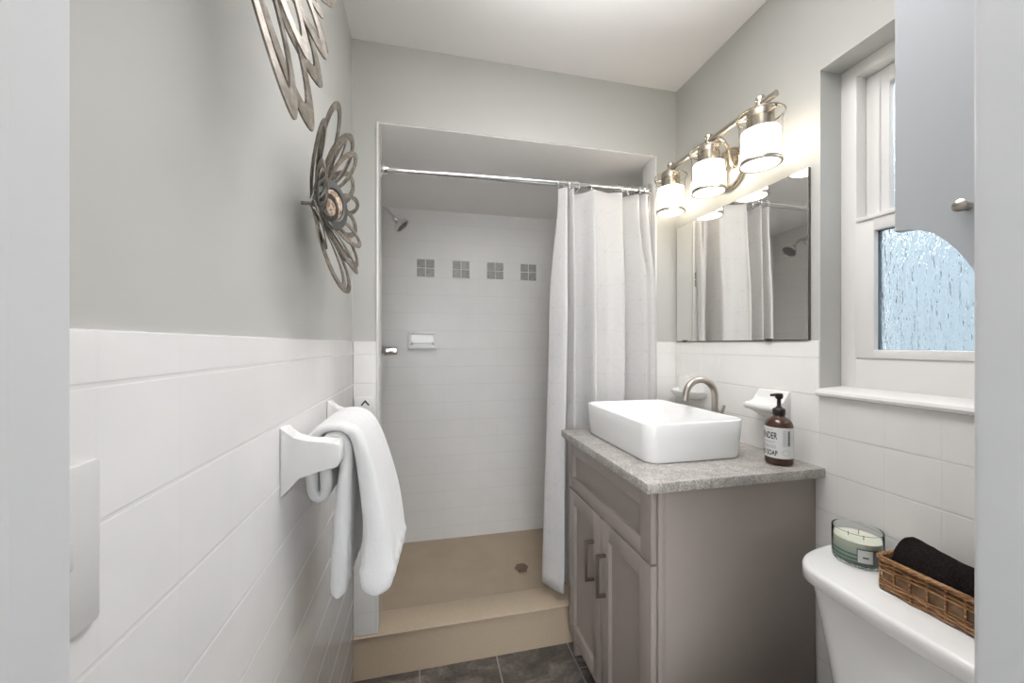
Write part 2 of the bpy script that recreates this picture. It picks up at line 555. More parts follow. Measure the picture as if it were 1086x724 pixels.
# the hall behind the photographer, and the added fill lights
HX0, HX1, HY0 = -1.0, 1.5, -3.2
struct('ceiling_hall', bx((HX0 - 0.1, HY0 - 0.1, ZC), (HX1 + 0.1, 0.13, ZC + 0.1)), M_CEIL)
struct('wall_hall_left', bx((HX0 - 0.1, HY0, 0), (HX0, 0.13, ZC)), M_TRIM)
struct('wall_hall_right', bx((HX1, HY0, 0), (HX1 + 0.1, 0.13, ZC)), M_TRIM)
struct('wall_hall_back', bx((HX0 - 0.1, HY0 - 0.1, 0), (HX1 + 0.1, HY0, ZC)), M_TRIM)
struct('wall_hall_front', bx((HX0, 0.12, 0), (XL - 0.12, 0.13, ZC)), M_TRIM)
def area(name, loc, target, size, energy, color, spread=180):
    ld = bpy.data.lights.new(name, 'AREA')
    ld.shape = 'DISK'; ld.size = size; ld.energy = energy; ld.color = color; ld.spread = radians(spread)
    lo = bpy.data.objects.new(name, ld); COL.objects.link(lo)
    lo.location = loc
    lo.rotation_euler = (Vector(target) - Vector(loc)).to_track_quat('-Z', 'Y').to_euler()
    return lo
area('hall_fill', (-0.45, -1.9, 1.9), (-0.65, -3.2, 1.5), 0.8, HALL_W, (0.96, 0.98, 1.0), 110)  # added fill aimed at the hall's end wall, no real source there
area('down_fill', (0.45, 0.88, 2.44), (0.45, 0.881, 0), 0.7, DOWN_W, (0.98, 0.985, 1.0), 125)  # added downward fill, no fitting hangs here
area('up_fill', (0.42, 0.42, 1.80), (0.42, 0.50, ZC), 0.25, BOUNCE_W, (0.98, 0.985, 1.0), 100)  # added fill floating in the room, pointed up to brighten the ceiling

# partition between room and shower
bm = new_bm()
box(bm, (XL - 0.006, YB, 0.1715), (XO0 - 0.004, YB + 0.1, ZC))
box(bm, (XO1 + 0.004, YB, 0.1715), (XR + 0.006, YB + 0.1, ZC))
box(bm, (XO0 - 0.004, YB, ZO + 0.004), (XO1 + 0.004, YB + 0.1, ZC))
wb = struct('wall_back', bm, M_WALL)
bm = new_bm()
box(bm, (XL, YB - 0.006, 0.1715), (XO0 - 0.004, YB + 0.001, CAP), 0.003)
box(bm, (XO1 + 0.004, YB - 0.006, 0.1715), (XR, YB + 0.001, CAP), 0.003)
struct('wainscot_tiles', bm, M_TILE_B, wb)
bm = new_bm()
box(bm, (XO0 - 0.009, YB - 0.008, 0.1715), (XO0, YB + 0.1, ZO), 0.004, 3)
box(bm, (XO1, YB - 0.008, 0.1715), (XO1 + 0.009, YB + 0.1, ZO), 0.004, 3)
struct('trim_1', bm, M_WTRIM)

# shower walls and ceiling
bm = new_bm()
box(bm, (XL - 0.1, YS, 0), (XR + 0.2, YS + 0.1, ZO + 0.1))
ws = struct('wall_shower', bm, M_TILE_S)
struct('wall_shower_left', bx((XL - 0.0065, YB + 0.1, 0), (XL, YS, ZO)), M_TILE_SS)
struct('wall_shower_right', bx((XR, YB + 0.1, 0), (XR + 0.0065, YS, ZO)), M_TILE_SS)
bm = new_bm()
prism(bm, [(YB + 0.003, ZO), (YB + 0.1, ZO - 0.008), (YS + 0.05, 2.092), (YS + 0.05, 2.3), (YB + 0.003, 2.3)], 'X', XL - 0.1, XR + 0.1)
struct('ceiling_shower', bm, M_CEIL)
for i, x0 in enumerate((-0.0035, 0.2075, 0.4185, 0.632)):
    bm = new_bm()
    box(bm, (x0 - 0.052, YS - 0.0015, 1.697), (x0 + 0.052, YS, 1.801))
    acc = obj('accent_tile', bm, M_GROUTW, ws)
    acc['label'] = 'square of four small grey stone tiles set in the white shower wall'
    bm = new_bm()
    for dx in (-0.0265, 0.0265):
        for dz in (-0.0265, 0.0265):
            box(bm, (x0 + dx - 0.024, YS - 0.004, 1.749 + dz - 0.024), (x0 + dx + 0.024, YS - 0.001, 1.749 + dz + 0.024), 0.001, 1)
    obj('grey_tiles', bm, M_GREYTILE, acc)

# ------------------------------------------------------------------ window (single-hung, rain glass)
FX = XR + 0.082                           # room face of the frame
def ring(bm, x0, x1, y0, y1, z0, z1, wl_, wr_, wb_, wt_, bev=0.003):
    """Rectangular frame in the YZ plane: stile and rail widths given separately."""
    box(bm, (x0, y0, z0), (x1, y0 + wl_, z1), bev)
    box(bm, (x0, y1 - wr_, z0), (x1, y1, z1), bev)
    box(bm, (x0, y0 + wl_ - bev, z0), (x1, y1 - wr_ + bev, z0 + wb_), bev)
    box(bm, (x0, y0 + wl_ - bev, z1 - wt_), (x1, y1 - wr_ + bev, z1), bev)
bm = new_bm()
ring(bm, FX, XW - 0.02, WY0, WY1, 1.166, WZ1, 0.04, 0.043, 0.086, 0.036)
win = struct('window_1', bm, M_VINYL)
bm = new_bm()
ring(bm, FX - 0.004, FX + 0.030, WY0 + 0.042, 0.856, 1.252, 1.652, 0.05, 0.049, 0.024, 0.046, 0.003)
box(bm, (FX - 0.009, WY0 + 0.05, 1.640), (FX + 0.002, 0.85, 1.652), 0.002)
struct('lower_sash', bm, M_VINYL, win)
bm = new_bm()
ring(bm, FX + 0.034, FX + 0.066, WY0 + 0.042, 0.853, 1.62, 2.062, 0.05, 0.058, 0.03, 0.045, 0.003)
box(bm, (FX + 0.028, 0.815, 1.64), (FX + 0.036, 0.835, 2.05), 0.002)
struct('upper_sash', bm, M_VINYL, win)
bm = new_bm()
ring(bm, FX + 0.011, FX + 0.027, WY0 + 0.09, 0.8095, 1.2735, 1.6085, 0.006, 0.003, 0.003, 0.003, 0.0)
struct('gasket', bm, M_GASK, win)
bm = new_bm(); box(bm, (FX + 0.014, WY0 + 0.09, 1.274), (FX + 0.018, 0.809, 1.608))
struct('window_pane', bm, M_RAIN, win)
bm = new_bm(); box(bm, (FX + 0.048, WY0 + 0.09, 1.648), (FX + 0.052, 0.797, 2.02))
struct('window_pane', bm, M_RAIN, win)

# outside the window: a paved yard, and a wall added to set pane brightness
struct('ground_outside', bx((XW, -4, -0.3), (6, 6, -0.2)), mat('yard_paving', (0.55, 0.55, 0.53), 0.8))
struct('wall_outside_added', bx((3.4, -4, -0.2), (3.6, 6, 2.35)), speckle('added_wall_blue', (0.165, 0.19, 0.205), (0.20, 0.225, 0.24), 8, 0.8))  # added to control how bright the window looks

# ------------------------------------------------------------------ shower pan, curb and drain
pan = thing('shower_pan', 'beige shower base with a raised curb along its front', 'shower pan', (0.42, 1.95, 0))
bm = new_bm()
# pan floor sloping a little to the drain
nx, ny = 14, 8
dr = Vector((0.49, 1.947))
grid = {}
for i in range(nx + 1):
    for j in range(ny + 1):
        x = XL + (XR - XL) * i / nx; y = 1.64 + (YS - 1.64) * j / ny
        d = (Vector((x, y)) - dr).length
        grid[i, j] = bm.verts.new((x, y, 0.112 + 0.012 * min(d, 0.8)))
for i in range(nx):
    for j in range(ny):
        bm.faces.new((grid[i, j], grid[i + 1, j], grid[i + 1, j + 1], grid[i, j + 1]))
base = [bm.verts.new((x, y, 0.0)) for x, y in ((XL, 1.64), (XR, 1.64), (XR, YS), (XL, YS))]
bm.faces.new(base[::-1])
obj('pan_floor', bm, M_PAN, pan)
bm = new_bm()
prism(bm, [(1.556, 0.0), (1.556, 0.158), (1.548, 0.161), (1.547, 0.167), (1.552, 0.1705), (1.68, 0.171), (1.69, 0.165), (1.70, 0.115), (1.70, 0.0)], 'X', XL, XR)
obj('curb', bm, M_CURB, pan, 50)
bm = new_bm()
lathe(bm, [(0, 0.0), (0.036, 0.0), (0.038, 0.003), (0.0, 0.004)], 6, (0.49, 1.947, 0.1165))
for k in range(8):
    a = 2 * pi * k / 8
    lathe(bm, [(0.0, 0.004), (0.004, 0.004), (0.003, 0.0055), (0, 0.0055)], 8, (0.49 + 0.02 * cos(a), 1.947 + 0.02 * sin(a), 0.1165))
obj('drain_cover', bm, M_STEEL, pan)

# ------------------------------------------------------------------ shower rod, rings, curtain
YR, ZR = 1.60, 1.996
XA, XB = XO0, XO1
rod = thing('shower_rod', 'chrome tension rod spanning the top of the shower opening', 'curtain rod', (XA, YR, ZR))
Z0r, Z1r = 1.992, 2.012
def rodp(x): return Vector((x, YR, Z0r + (Z1r - Z0r) * (x - XA) / (XB - XA)))
bm = new_bm(); tube(bm, [rodp(0.05), rodp(XB - 0.02)], 0.0125, 20)
obj('rod_tube', bm, M_CHROME, rod)
bm = new_bm(); tube(bm, [rodp(XA + 0.02), rodp(0.07)], 0.0105, 20); tube(bm, [rodp(0.045), rodp(0.052)], 0.0135, 20)
obj('inner_tube', bm, M_CHROME, rod)
for x, s in ((XA, 1), (XB, -1)):
    bm = new_bm()
    R = Matrix.Rotation(radians(90) * s, 4, 'Y')
    lathe(bm, [(0, 0.0005), (0.030, 0.0005), (0.031, 0.006), (0.026, 0.010), (0.018, 0.013), (0.018, 0.030), (0.016, 0.034), (0.0, 0.034)], 28, rodp(x), R)
    obj('end_flange', bm, M_CHROME, rod)

ring_x = [0.580, 0.606, 0.628, 0.648, 0.735, 0.862, 0.915, 0.955, 0.975, 0.992]
curt_top = {}
ring_labels = [
    'chrome curtain ring farthest from the lamp wall, at the free edge of the curtain',
    'second chrome curtain ring from the free edge of the curtain',
    'third chrome curtain ring from the free edge, in the tight cluster',
    'fourth chrome curtain ring from the free edge, last in the tight cluster',
    'chrome curtain ring at the left corner of the wide flat curtain panel',
    'chrome curtain ring at the right corner of the wide flat curtain panel',
    'chrome curtain ring one place right of the wide flat curtain panel',
    'third chrome curtain ring from the right rod flange, beside the lamp wall',
    'second chrome curtain ring from the right rod flange',
    'chrome curtain ring nearest the right rod flange']
# rings hang from the rod and pass through the hem of the curtain
for i, x in enumerate(ring_x):
    c = rodp(x) + Vector((0, 0, -0.010))
    bm = new_bm()
    tilt = (0.75, -0.5, 0.6, -0.8, 0.7, -0.65, 0.8, -0.5, 0.7, -0.75)[i]
    pts = [c + Vector((0.023 * cos(a) * sin(tilt), 0.023 * cos(a) * cos(tilt), 0.026 * sin(a))) for a in [2 * pi * k / 22 for k in range(22)]]
    tube(bm, pts, 0.0019, 8, closed=True)
    o = obj('curtain_ring', bm, M_CHROME, None, origin=c)
    tag(o, ring_labels[i], 'curtain ring', 'rings carrying the shower curtain')

# curtain: plan curves at the top, in the middle and at the hem
top_c = [(0.566, 1.590), (0.583, 1.574), (0.598, 1.566), (0.606, 1.598), (0.616, 1.612), (0.622, 1.588), (0.632, 1.572), (0.641, 1.606), (0.652, 1.618), (0.690, 1.600),
         (0.718, 1.572), (0.728, 1.566), (0.74, 1.572), (0.80, 1.582), (0.862, 1.576), (0.872, 1.592), (0.878, 1.618), (0.905, 1.606), (0.945, 1.578), (0.952, 1.585), (0.957, 1.605), (0.968, 1.582), (0.985, 1.566), (0.998, 1.590), (1.006, 1.575)]
mid_c = [(0.536, 1.612), (0.562, 1.580), (0.592, 1.552), (0.600, 1.592), (0.612, 1.622), (0.622, 1.594), (0.633, 1.560), (0.642, 1.604), (0.656, 1.630), (0.690, 1.610),
         (0.712, 1.556), (0.724, 1.544), (0.74, 1.556), (0.80, 1.576), (0.862, 1.556), (0.873, 1.580), (0.880, 1.628), (0.915, 1.604), (0.962, 1.566), (0.978, 1.556), (0.985, 1.545), (0.992, 1.538), (1.004, 1.534), (1.016, 1.545), (1.010, 1.558)]
hem_c = [(0.509, 1.624), (0.540, 1.590), (0.575, 1.556), (0.588, 1.592), (0.602, 1.622), (0.616, 1.596), (0.632, 1.556), (0.645, 1.604), (0.662, 1.632), (0.695, 1.612),
         (0.712, 1.552), (0.724, 1.540), (0.74, 1.552), (0.80, 1.578), (0.862, 1.552), (0.875, 1.580), (0.884, 1.630), (0.915, 1.606), (0.962, 1.564), (0.978, 1.552), (0.985, 1.544), (0.992, 1.538), (1.004, 1.534), (1.014, 1.545), (1.010, 1.558)]
def plan(c): return catmull([(x, y + 0.55 * (y - 1.588) if y > 1.588 else y + 0.15 * (y - 1.588), 0) for x, y in c], 5)
PT, PM, PH = plan(top_c), plan(mid_c), plan(hem_c)
NU = len(PT); NV = 44
# width along the cloth for the pattern
arc = [0.0]
for i in range(1, NU): arc.append(arc[-1] + (PM[i] - PM[i - 1]).length)
bm = new_bm()
uvl = bm.loops.layers.uv.new('UVMap')
V = []
rng = random.Random(3)
for j in range(NV + 1):
    t = j / NV                                   # 0 top, 1 hem
    row = []
    for i in range(NU):
        if t < 0.3:
            k = t / 0.3; k = k * k * (3 - 2 * k); p = PT[i].lerp(PM[i], k)
        else:
            k = (t - 0.3) / 0.7; p = PM[i].lerp(PH[i], k)
        zt = rodp(p.x).z - 0.030
        sag = min(abs(p.x - rx) for rx in ring_x)
        zt -= 0.10 * max(0.0, sag - 0.008)
        z = zt + (0.222 - zt) * t
        y = p.y + 0.004 * sin(9 * t + i * 0.21) * t
        row.append(bm.verts.new((p.x, y, z)))
    V.append(row)
for j in range(NV):
    for i in range(NU - 1):
        f = bm.faces.new((V[j][i], V[j + 1][i], V[j + 1][i + 1], V[j][i + 1]))
        for lp, (ii, jj) in zip(f.loops, ((i, j), (i, j + 1), (i + 1, j + 1), (i + 1, j))):
            lp[uvl].uv = (arc[ii], 1.76 * (1 - jj / NV))
for f in bm.faces: f.smooth = True
cur = obj('shower_curtain', bm, M_CURT, None, origin=(0.78, 1.59, 0.222), raw=True)
tag(cur, 'white shower curtain with grey starburst pattern gathered at the right of the opening', 'shower curtain')
sol = cur.modifiers.new('solid', 'SOLIDIFY'); sol.thickness = 0.0015; sol.offset = 0

# ------------------------------------------------------------------ shower fittings
SHY = 2.08
sh = thing('shower_sprayer', 'chrome shower head on a bent arm from the left shower wall', 'shower head', (XL, SHY, 2.0))
bm = new_bm()
lathe(bm, [(0, 0.0005), (0.030, 0.0005), (0.030, 0.004), (0.023, 0.010), (0.012, 0.014), (0.0, 0.014)], 28, (XL, SHY, 2.003), Matrix.Rotation(radians(90), 4, 'Y'))
obj('wall_flange', bm, M_CHROME, sh)
armp = catmull([(XL + 0.004, SHY, 2.003), (XL + 0.03, SHY, 2.003), (XL + 0.065, SHY, 1.996), (XL + 0.092, SHY, 1.974), (XL + 0.108, SHY, 1.956)], 6)
bm = new_bm(); tube(bm, armp, 0.0095, 16)
obj('shower_arm', bm, M_CHROME, sh)
hd = Vector((0.70, 0.02, -0.71)).normalized()
q = Vector((0, 0, 1)).rotation_difference(hd).to_matrix().to_4x4()
hp = Vector((XL + 0.107, SHY, 1.957))
bm = new_bm()
lathe(bm, [(0, -0.004), (0.012, -0.004), (0.016, 0.004), (0.016, 0.012), (0.011, 0.017), (0.015, 0.022), (0.036, 0.038), (0.044, 0.052), (0.045, 0.062), (0.042, 0.065), (0.039, 0.061), (0, 0.061)], 32, hp, q)
sb = obj('spray_head', bm, M_CHROME, sh)
bm = new_bm()
lathe(bm, [(0, 0.061), (0.038, 0.0612), (0.034, 0.064), (0.0, 0.065)], 28, hp, q)
for r, n in ((0.012, 6), (0.025, 12)):
    for k in range(n):
        a = 2 * pi * k / n
        lathe(bm, [(0, 0.063), (0.0025, 0.063), (0.0018, 0.068), (0, 0.068)], 6, hp + (q @ Vector((r * cos(a), r * sin(a), 0))), q)
obj('spray_face', bm, M_SPRAY, sb)

vl = thing('shower_valve', 'chrome shower valve handle on the left shower wall below the shower head', 'shower valve', (XL, SHY, 1.258))
RY = Matrix.Rotation(radians(90), 4, 'Y')
bm = new_bm()
lathe(bm, [(0, 0.0005), (0.075, 0.0005), (0.076, 0.004), (0.06, 0.010), (0.03, 0.014), (0.0, 0.014)], 36, (XL, SHY, 1.258), RY)
obj('escutcheon', bm, M_CHROME, vl)
bm = new_bm()
lathe(bm, [(0, 0.012), (0.027, 0.012), (0.026, 0.06), (0.024, 0.118), (0.020, 0.125), (0.0, 0.127)], 28, (XL, SHY, 1.258), RY)
tube(bm, [(XL + 0.105, SHY, 1.258), (XL + 0.112, SHY - 0.02, 1.258), (XL + 0.116, SHY - 0.05, 1.258)], 0.008, 12)
obj('valve_handle', bm, M_CHROME, vl)

sd = thing('shower_soap_dish', 'white ceramic soap dish with a grab bar on the shower back wall', 'soap dish', (-0.021, YS, 1.262))
x0, x1, z0, z1 = -0.103, 0.061, 1.264, 1.367
bm = new_bm()
f = 0.017
box(bm, (x0, YS - 0.018, z0), (x0 + f, YS, z1), 0.004)
box(bm, (x1 - f, YS - 0.018, z0), (x1, YS, z1), 0.004)
box(bm, (x0 + 0.006, YS - 0.018, z1 - f), (x1 - 0.006, YS, z1), 0.004)
box(bm, (x0 + 0.006, YS - 0.034, z0), (x1 - 0.006, YS, z0 + f), 0.005)
box(bm, (x0 + 0.01, YS - 0.004, z0 + 0.008), (x1 - 0.01, YS - 0.0005, z1 - 0.008))
obj('dish_body', bm, M_CER, sd)
bm = new_bm()
tube(bm, [(x0 + 0.012, YS - 0.026, 1.300), (x1 - 0.012, YS - 0.026, 1.300)], 0.005, 12)
obj('grab_bar', bm, M_CER, sd)
for xx in (x0 + 0.022, x1 - 0.022):
    bm = new_bm(); box(bm, (xx - 0.008, YS - 0.030, 1.292), (xx + 0.008, YS - 0.004, 1.306), 0.003)
    obj('bar_bracket', bm, mat('bracket_grey', (0.3, 0.3, 0.3), 0.3, 0.5), sd)

# ------------------------------------------------------------------ vanity
VX, VC, VXB = 0.580, 0.600, 1.122        # door faces, carcass front, back
VY0, VY1 = 0.900, 1.500
van = thing('vanity_cabinet', 'taupe bathroom vanity with two shaker doors under the stone worktop', 'vanity', (0.86, 1.2, 0))
bm = new_bm()
box(bm, (VC, VY0, 0.0), (VXB, VY0 + 0.018, 0.905), 0.0015)
box(bm, (VC, VY1 - 0.018, 0.0), (VXB, VY1, 0.905), 0.0015)
box(bm, (VC, VY0 + 0.017, 0.10), (VXB, VY1 - 0.017, 0.118))
box(bm, (VXB - 0.01, VY0 + 0.017, 0.10), (VXB, VY1 - 0.017, 0.905))
obj('carcass', bm, M_VAN, van)
bm = new_bm()
ring(bm, VC + 0.0005, VC + 0.022, VY0 - 0.0012, VY1 + 0.0012, 0.098, 0.904, 0.038, 0.038, 0.03, 0.03, 0.001)
box(bm, (VC + 0.001, VY0 + 0.03, 0.680), (VC + 0.018, VY1 - 0.03, 0.715))
obj('face_frame', bm, M_VAN, van)
bm = new_bm(); box(bm, (VC + 0.055, VY0 + 0.018, 0.0), (VC + 0.07, VY1 - 0.018, 0.10))
obj('toe_kick', bm, M_VAND, van)
def shaker(name, y0, y1, z0, z1, rail, parent):
    bm = new_bm()
    ring(bm, VX, VC - 0.002, y0, y1, z0, z1, rail, rail, rail, rail, 0.001)
    box(bm, (VX + 0.0125, y0 + rail - 0.004, z0 + rail - 0.004), (VC - 0.003, y1 - rail + 0.004, z1 - rail + 0.004))
    return obj(name, bm, M_VAN, parent, 30)
shaker('drawer_front', VY0 + 0.003, VY1 - 0.003, 0.7065, 0.897, 0.050, van)
ym = 1.2
d1 = shaker('door', ym + 0.0015, VY1 - 0.003, 0.104, 0.7015, 0.056, van)
d2 = shaker('door', VY0 + 0.003, ym - 0.0015, 0.104, 0.7015, 0.056, van)
for d, yy, z0, z1 in ((d1, 1.256, 0.455, 0.597), (d2, 1.164, 0.455, 0.597)):
    bm = new_bm()
    box(bm, (VX - 0.034, yy - 0.005, z0), (VX - 0.024, yy + 0.005, z1), 0.0015)
    box(bm, (VX - 0.027, yy - 0.005, z0), (VX, yy + 0.005, z0 + 0.010), 0.001)
    box(bm, (VX - 0.027, yy - 0.005, z1 - 0.010), (VX, yy + 0.005, z1), 0.001)
    h = obj('pull_handle', bm, M_BRONZE, d)
    h['label'] = 'square bronze bar pull'

bm = new_bm()
box(bm, (0.553, 0.876, 0.905), (XR, 1.518, 0.933), 0.0035, 2)
top = obj('worktop', bm, M_STONE, None, origin=(0.84, 1.197, 0.905))
tag(top, 'speckled grey stone worktop on the taupe vanity', 'worktop')

# vessel sink
SX0, SX1, SY0, SY1 = 0.634, 0.985, 1.000, 1.462
def sink_loop(ins, z, r):
    return [(x, y, z) for x, y in rrect(SX0 + ins, SY0 + ins, SX1 - ins, SY1 - ins, r, 7)]
sink = thing('vessel_sink', 'white rectangular vessel sink on the grey stone worktop', 'sink', (0.81, 1.23, 0.9335))
bm = new_bm()
zt = 1.056
loft(bm, [sink_loop(0.016, 0.9335, 0.034), sink_loop(0.0115, 0.936, 0.037), sink_loop(0.009, 0.942, 0.039), sink_loop(0.003, 1.01, 0.042), sink_loop(0.0, zt - 0.004, 0.044), sink_loop(0.0015, zt - 0.001, 0.043), sink_loop(0.004, zt, 0.042),
          sink_loop(0.0085, zt, 0.038), sink_loop(0.0105, zt - 0.002, 0.036), sink_loop(0.013, 1.02, 0.04), sink_loop(0.022, 0.965, 0.045), sink_loop(0.045, 0.951, 0.04), sink_loop(0.09, 0.948, 0.03)])
obj('basin', bm, M_SINK, sink, 50)
bm = new_bm()
lathe(bm, [(0, 0.0), (0.021, 0.0), (0.022, 0.002), (0.018, 0.004), (0.0, 0.005)], 24, (0.81, 1.23, 0.948))
obj('drain', bm, M_CHROME, sink)

# faucet behind the sink
fx, fy = 1.068, 1.240
fa = thing('faucet', 'brushed nickel gooseneck faucet standing behind the white sink', 'faucet', (fx, fy, 0.933))
bm = new_bm()
lathe(bm, [(0, 0.0002), (0.024, 0.0002), (0.024, 0.006), (0.020, 0.012), (0.0165, 0.014), (0.0165, 0.10), (0.0145, 0.108), (0.0, 0.108)], 28, (fx, fy, 0.933))
obj('faucet_body', bm, M_NICKEL, fa)
R = 0.064; cz = 1.095
pts = [(fx, fy, 0.98), (fx, fy, 1.03), (fx, fy, 1.07)] + [(fx - R + R * cos(radians(a)), fy, cz + R * sin(radians(a))) for a in range(0, 186, 10)]
last = Vector(pts[-1]); pts.append(tuple(last + Vector((-0.003, 0, -0.014))))
bm = new_bm(); tube(bm, pts, 0.0122, 20)
obj('spout', bm, M_NICKEL, fa)
bm = new_bm()
tube(bm, [(fx, fy - 0.010, 1.020), (fx, fy - 0.030, 1.020)], 0.011, 18)
tube(bm, [(fx + 0.002, fy - 0.025, 1.020), (fx + 0.006, fy - 0.031, 1.045), (fx + 0.011, fy - 0.034, 1.066)], [0.007, 0.0055, 0.005], 12)
obj('lever_handle', bm, M_NICKEL, fa)

# ceramic fixtures on the tiles behind the sink
th = thing('toothbrush_holder', 'white ceramic shelf holder on the wall behind the brown soap bottle', 'toothbrush holder', (XR, 1.04, 1.09))
bm = new_bm()
prism(bm, [(XR, 1.141), (1.121, 1.141), (1.115, 1.135), (1.111, 1.118), (1.102, 1.104), (1.085, 1.095), (1.067, 1.093), (1.057, 1.095), (1.053, 1.090), (1.055, 1.081), (1.064, 1.075), (1.090, 1.071), (1.108, 1.062), (1.116, 1.050), (XR, 1.046)], 'Y', 0.984, 1.096, 0.004, 3)
obj('holder_body', bm, M_CER, th, 60)

dish = thing('soap_dish', 'white ceramic half-round soap dish on the wall behind the faucet', 'soap dish', (XR, 1.437, 1.09))
bm = new_bm()
prism(bm, rrect(1.355, 1.068, 1.520, 1.150, 0.012), 'X', XR - 0.012, XR, 0.003)
obj('dish_plate', bm, M_CER, dish, 50)
bm = new_bm()
def tray(s, z, dx=0.0):
    L = []
    for k in range(25):
        a = pi * k / 24
        L.append((XR - 0.006 - 0.085 * s * sin(a) - dx, 1.437 + 0.094 * s * cos(a), z))
    return L
loft(bm, [tray(0.55, 1.058), tray(0.82, 1.070), tray(0.97, 1.088), tray(1.0, 1.094), tray(0.97, 1.096), tray(0.90, 1.090), tray(0.7, 1.083)])
obj('dish_tray', bm, M_CER, dish, 60)

# soap bottle
bc = Vector((1.038, 0.944, 0.9335)); br_ = 0.0365
sbt = thing('soap_bottle', 'amber glass soap pump bottle with white lavender label on the worktop', 'soap dispenser', bc)
bm = new_bm()
lathe(bm, [(0, 0.001), (0.030, 0.0), (0.0345, 0.002), (0.0365, 0.007), (0.0365, 0.110), (0.0355, 0.118), (0.032, 0.127), (0.025, 0.135), (0.0165, 0.140), (0.0145, 0.143), (0.0145, 0.152), (0.0, 0.152)], 48, bc)
obj('bottle', bm, M_AMBER, sbt)
bm = new_bm()
lathe(bm, [(0, 0.146), (0.0165, 0.146), (0.0168, 0.150), (0.0168, 0.162), (0.015, 0.165), (0.0085, 0.168), (0.008, 0.171), (0.0055, 0.172), (0.0052, 0.192), (0.0095, 0.196), (0.0105, 0.200), (0.0105, 0.206), (0.009, 0.210), (0.0, 0.211)], 28, bc)
vd = Vector((-0.62, 0.78, 0)).normalized()          # the way the nozzle points
tube(bm, [bc + Vector((0, 0, 0.204)), bc + vd * 0.012 + Vector((0, 0, 0.2045)), bc + vd * 0.022 + Vector((0, 0, 0.203))], [0.0055, 0.0045, 0.0036], 12)
obj('pump', bm, M_PUMP, sbt)
LA0, LA1 = -262, -60                                # label from .. to .. (degrees round the bottle)
LZ0, LZ1 = 0.022, 0.112
def band(r, a0, a1, z0, z1, n=40):
    bm = new_bm()
    P = []
    for i in range(n + 1):
        a = radians(a0 + (a1 - a0) * i / n)
        P.append([bm.verts.new(bc + Vector((rr * cos(a), rr * sin(a), z))) for rr, z in ((r, z0), (r, z1), (br_, z1), (br_, z0))])
    for p, q in zip(P, P[1:]):
        for k in range(4):
            j = (k + 1) % 4
            bm.faces.new((p[k], q[k], q[j], p[j]))
    bm.faces.new(P[0]); bm.faces.new(P[-1][::-1])
    return bm
lab = obj('label', band(br_ + 0.0005, LA0, LA1, LZ0, LZ1), M_PAPER, sbt)

def text_mesh(s):
    cu = bpy.data.curves.new('txt', 'FONT')
    cu.body = s; cu.size = 1.0; cu.offset = 0.020
    to = bpy.data.objects.new('txt', cu)
    COL.objects.link(to)
    dg = bpy.context.evaluated_depsgraph_get(); dg.update()
    me = bpy.data.meshes.new_from_object(to.evaluated_get(dg))
    bm = new_bm(); bm.from_mesh(me)
    bpy.data.objects.remove(to); bpy.data.meshes.remove(me)
    bmesh.ops.remove_doubles(bm, verts=bm.verts[:], dist=1e-5)
    return bm
def wrap_text(bm_out, s, a0, a1, z0, z1, r=br_ + 0.0009, rot=False):
    """Fit a line of text to the angle and height range and wrap it round the bottle."""
    t = text_mesh(s)
    if rot:
        for v in t.verts: v.co = Vector((-v.co.y, v.co.x, 0))
    xs = [v.co.x for v in t.verts]; ys = [v.co.y for v in t.verts]
    X0, X1, Y0, Y1 = min(xs), max(xs), min(ys), max(ys)
    cut = [X0 + (X1 - X0) * k / 10 for k in range(1, 10)]
    for c in cut:
        bmesh.ops.bisect_plane(t, geom=t.verts[:] + t.edges[:] + t.faces[:], plane_co=(c, 0, 0), plane_no=(1, 0, 0))
    mp = {}
    for v in t.verts:
        a = radians(a0 + (a1 - a0) * (v.co.x - X0) / (X1 - X0)); z = z0 + (z1 - z0) * (v.co.y - Y0) / (Y1 - Y0)
        mp[v] = bm_out.verts.new(bc + Vector((r * cos(a), r * sin(a), z)))
    for f in t.faces:
        try: bm_out.faces.new([mp[v] for v in f.verts])
        except ValueError: pass
    t.free()
bm = new_bm(); wrap_text(bm, 'LAVENDER', -250, -144, 0.0775, 0.0975)
obj('lettering', bm, M_INK, lab, raw=True)
bm = new_bm(); wrap_text(bm, 'COCONUT', -224, -152, 0.0655, 0.0715)
obj('lettering', bm, M_INKG, lab, raw=True)
bm = new_bm(); wrap_text(bm, 'HAND SOAP', -250, -143, 0.0290, 0.0445)
obj('lettering', bm, M_INK, lab, raw=True)
def quad(bm, a0, a1, z0, z1):
    r = br_ + 0.0009
    bm.faces.new([bm.verts.new(bc + Vector((r * cos(radians(a)), r * sin(radians(a)), z))) for a, z in ((a0, z0), (a1, z0), (a1, z1), (a0, z1))])
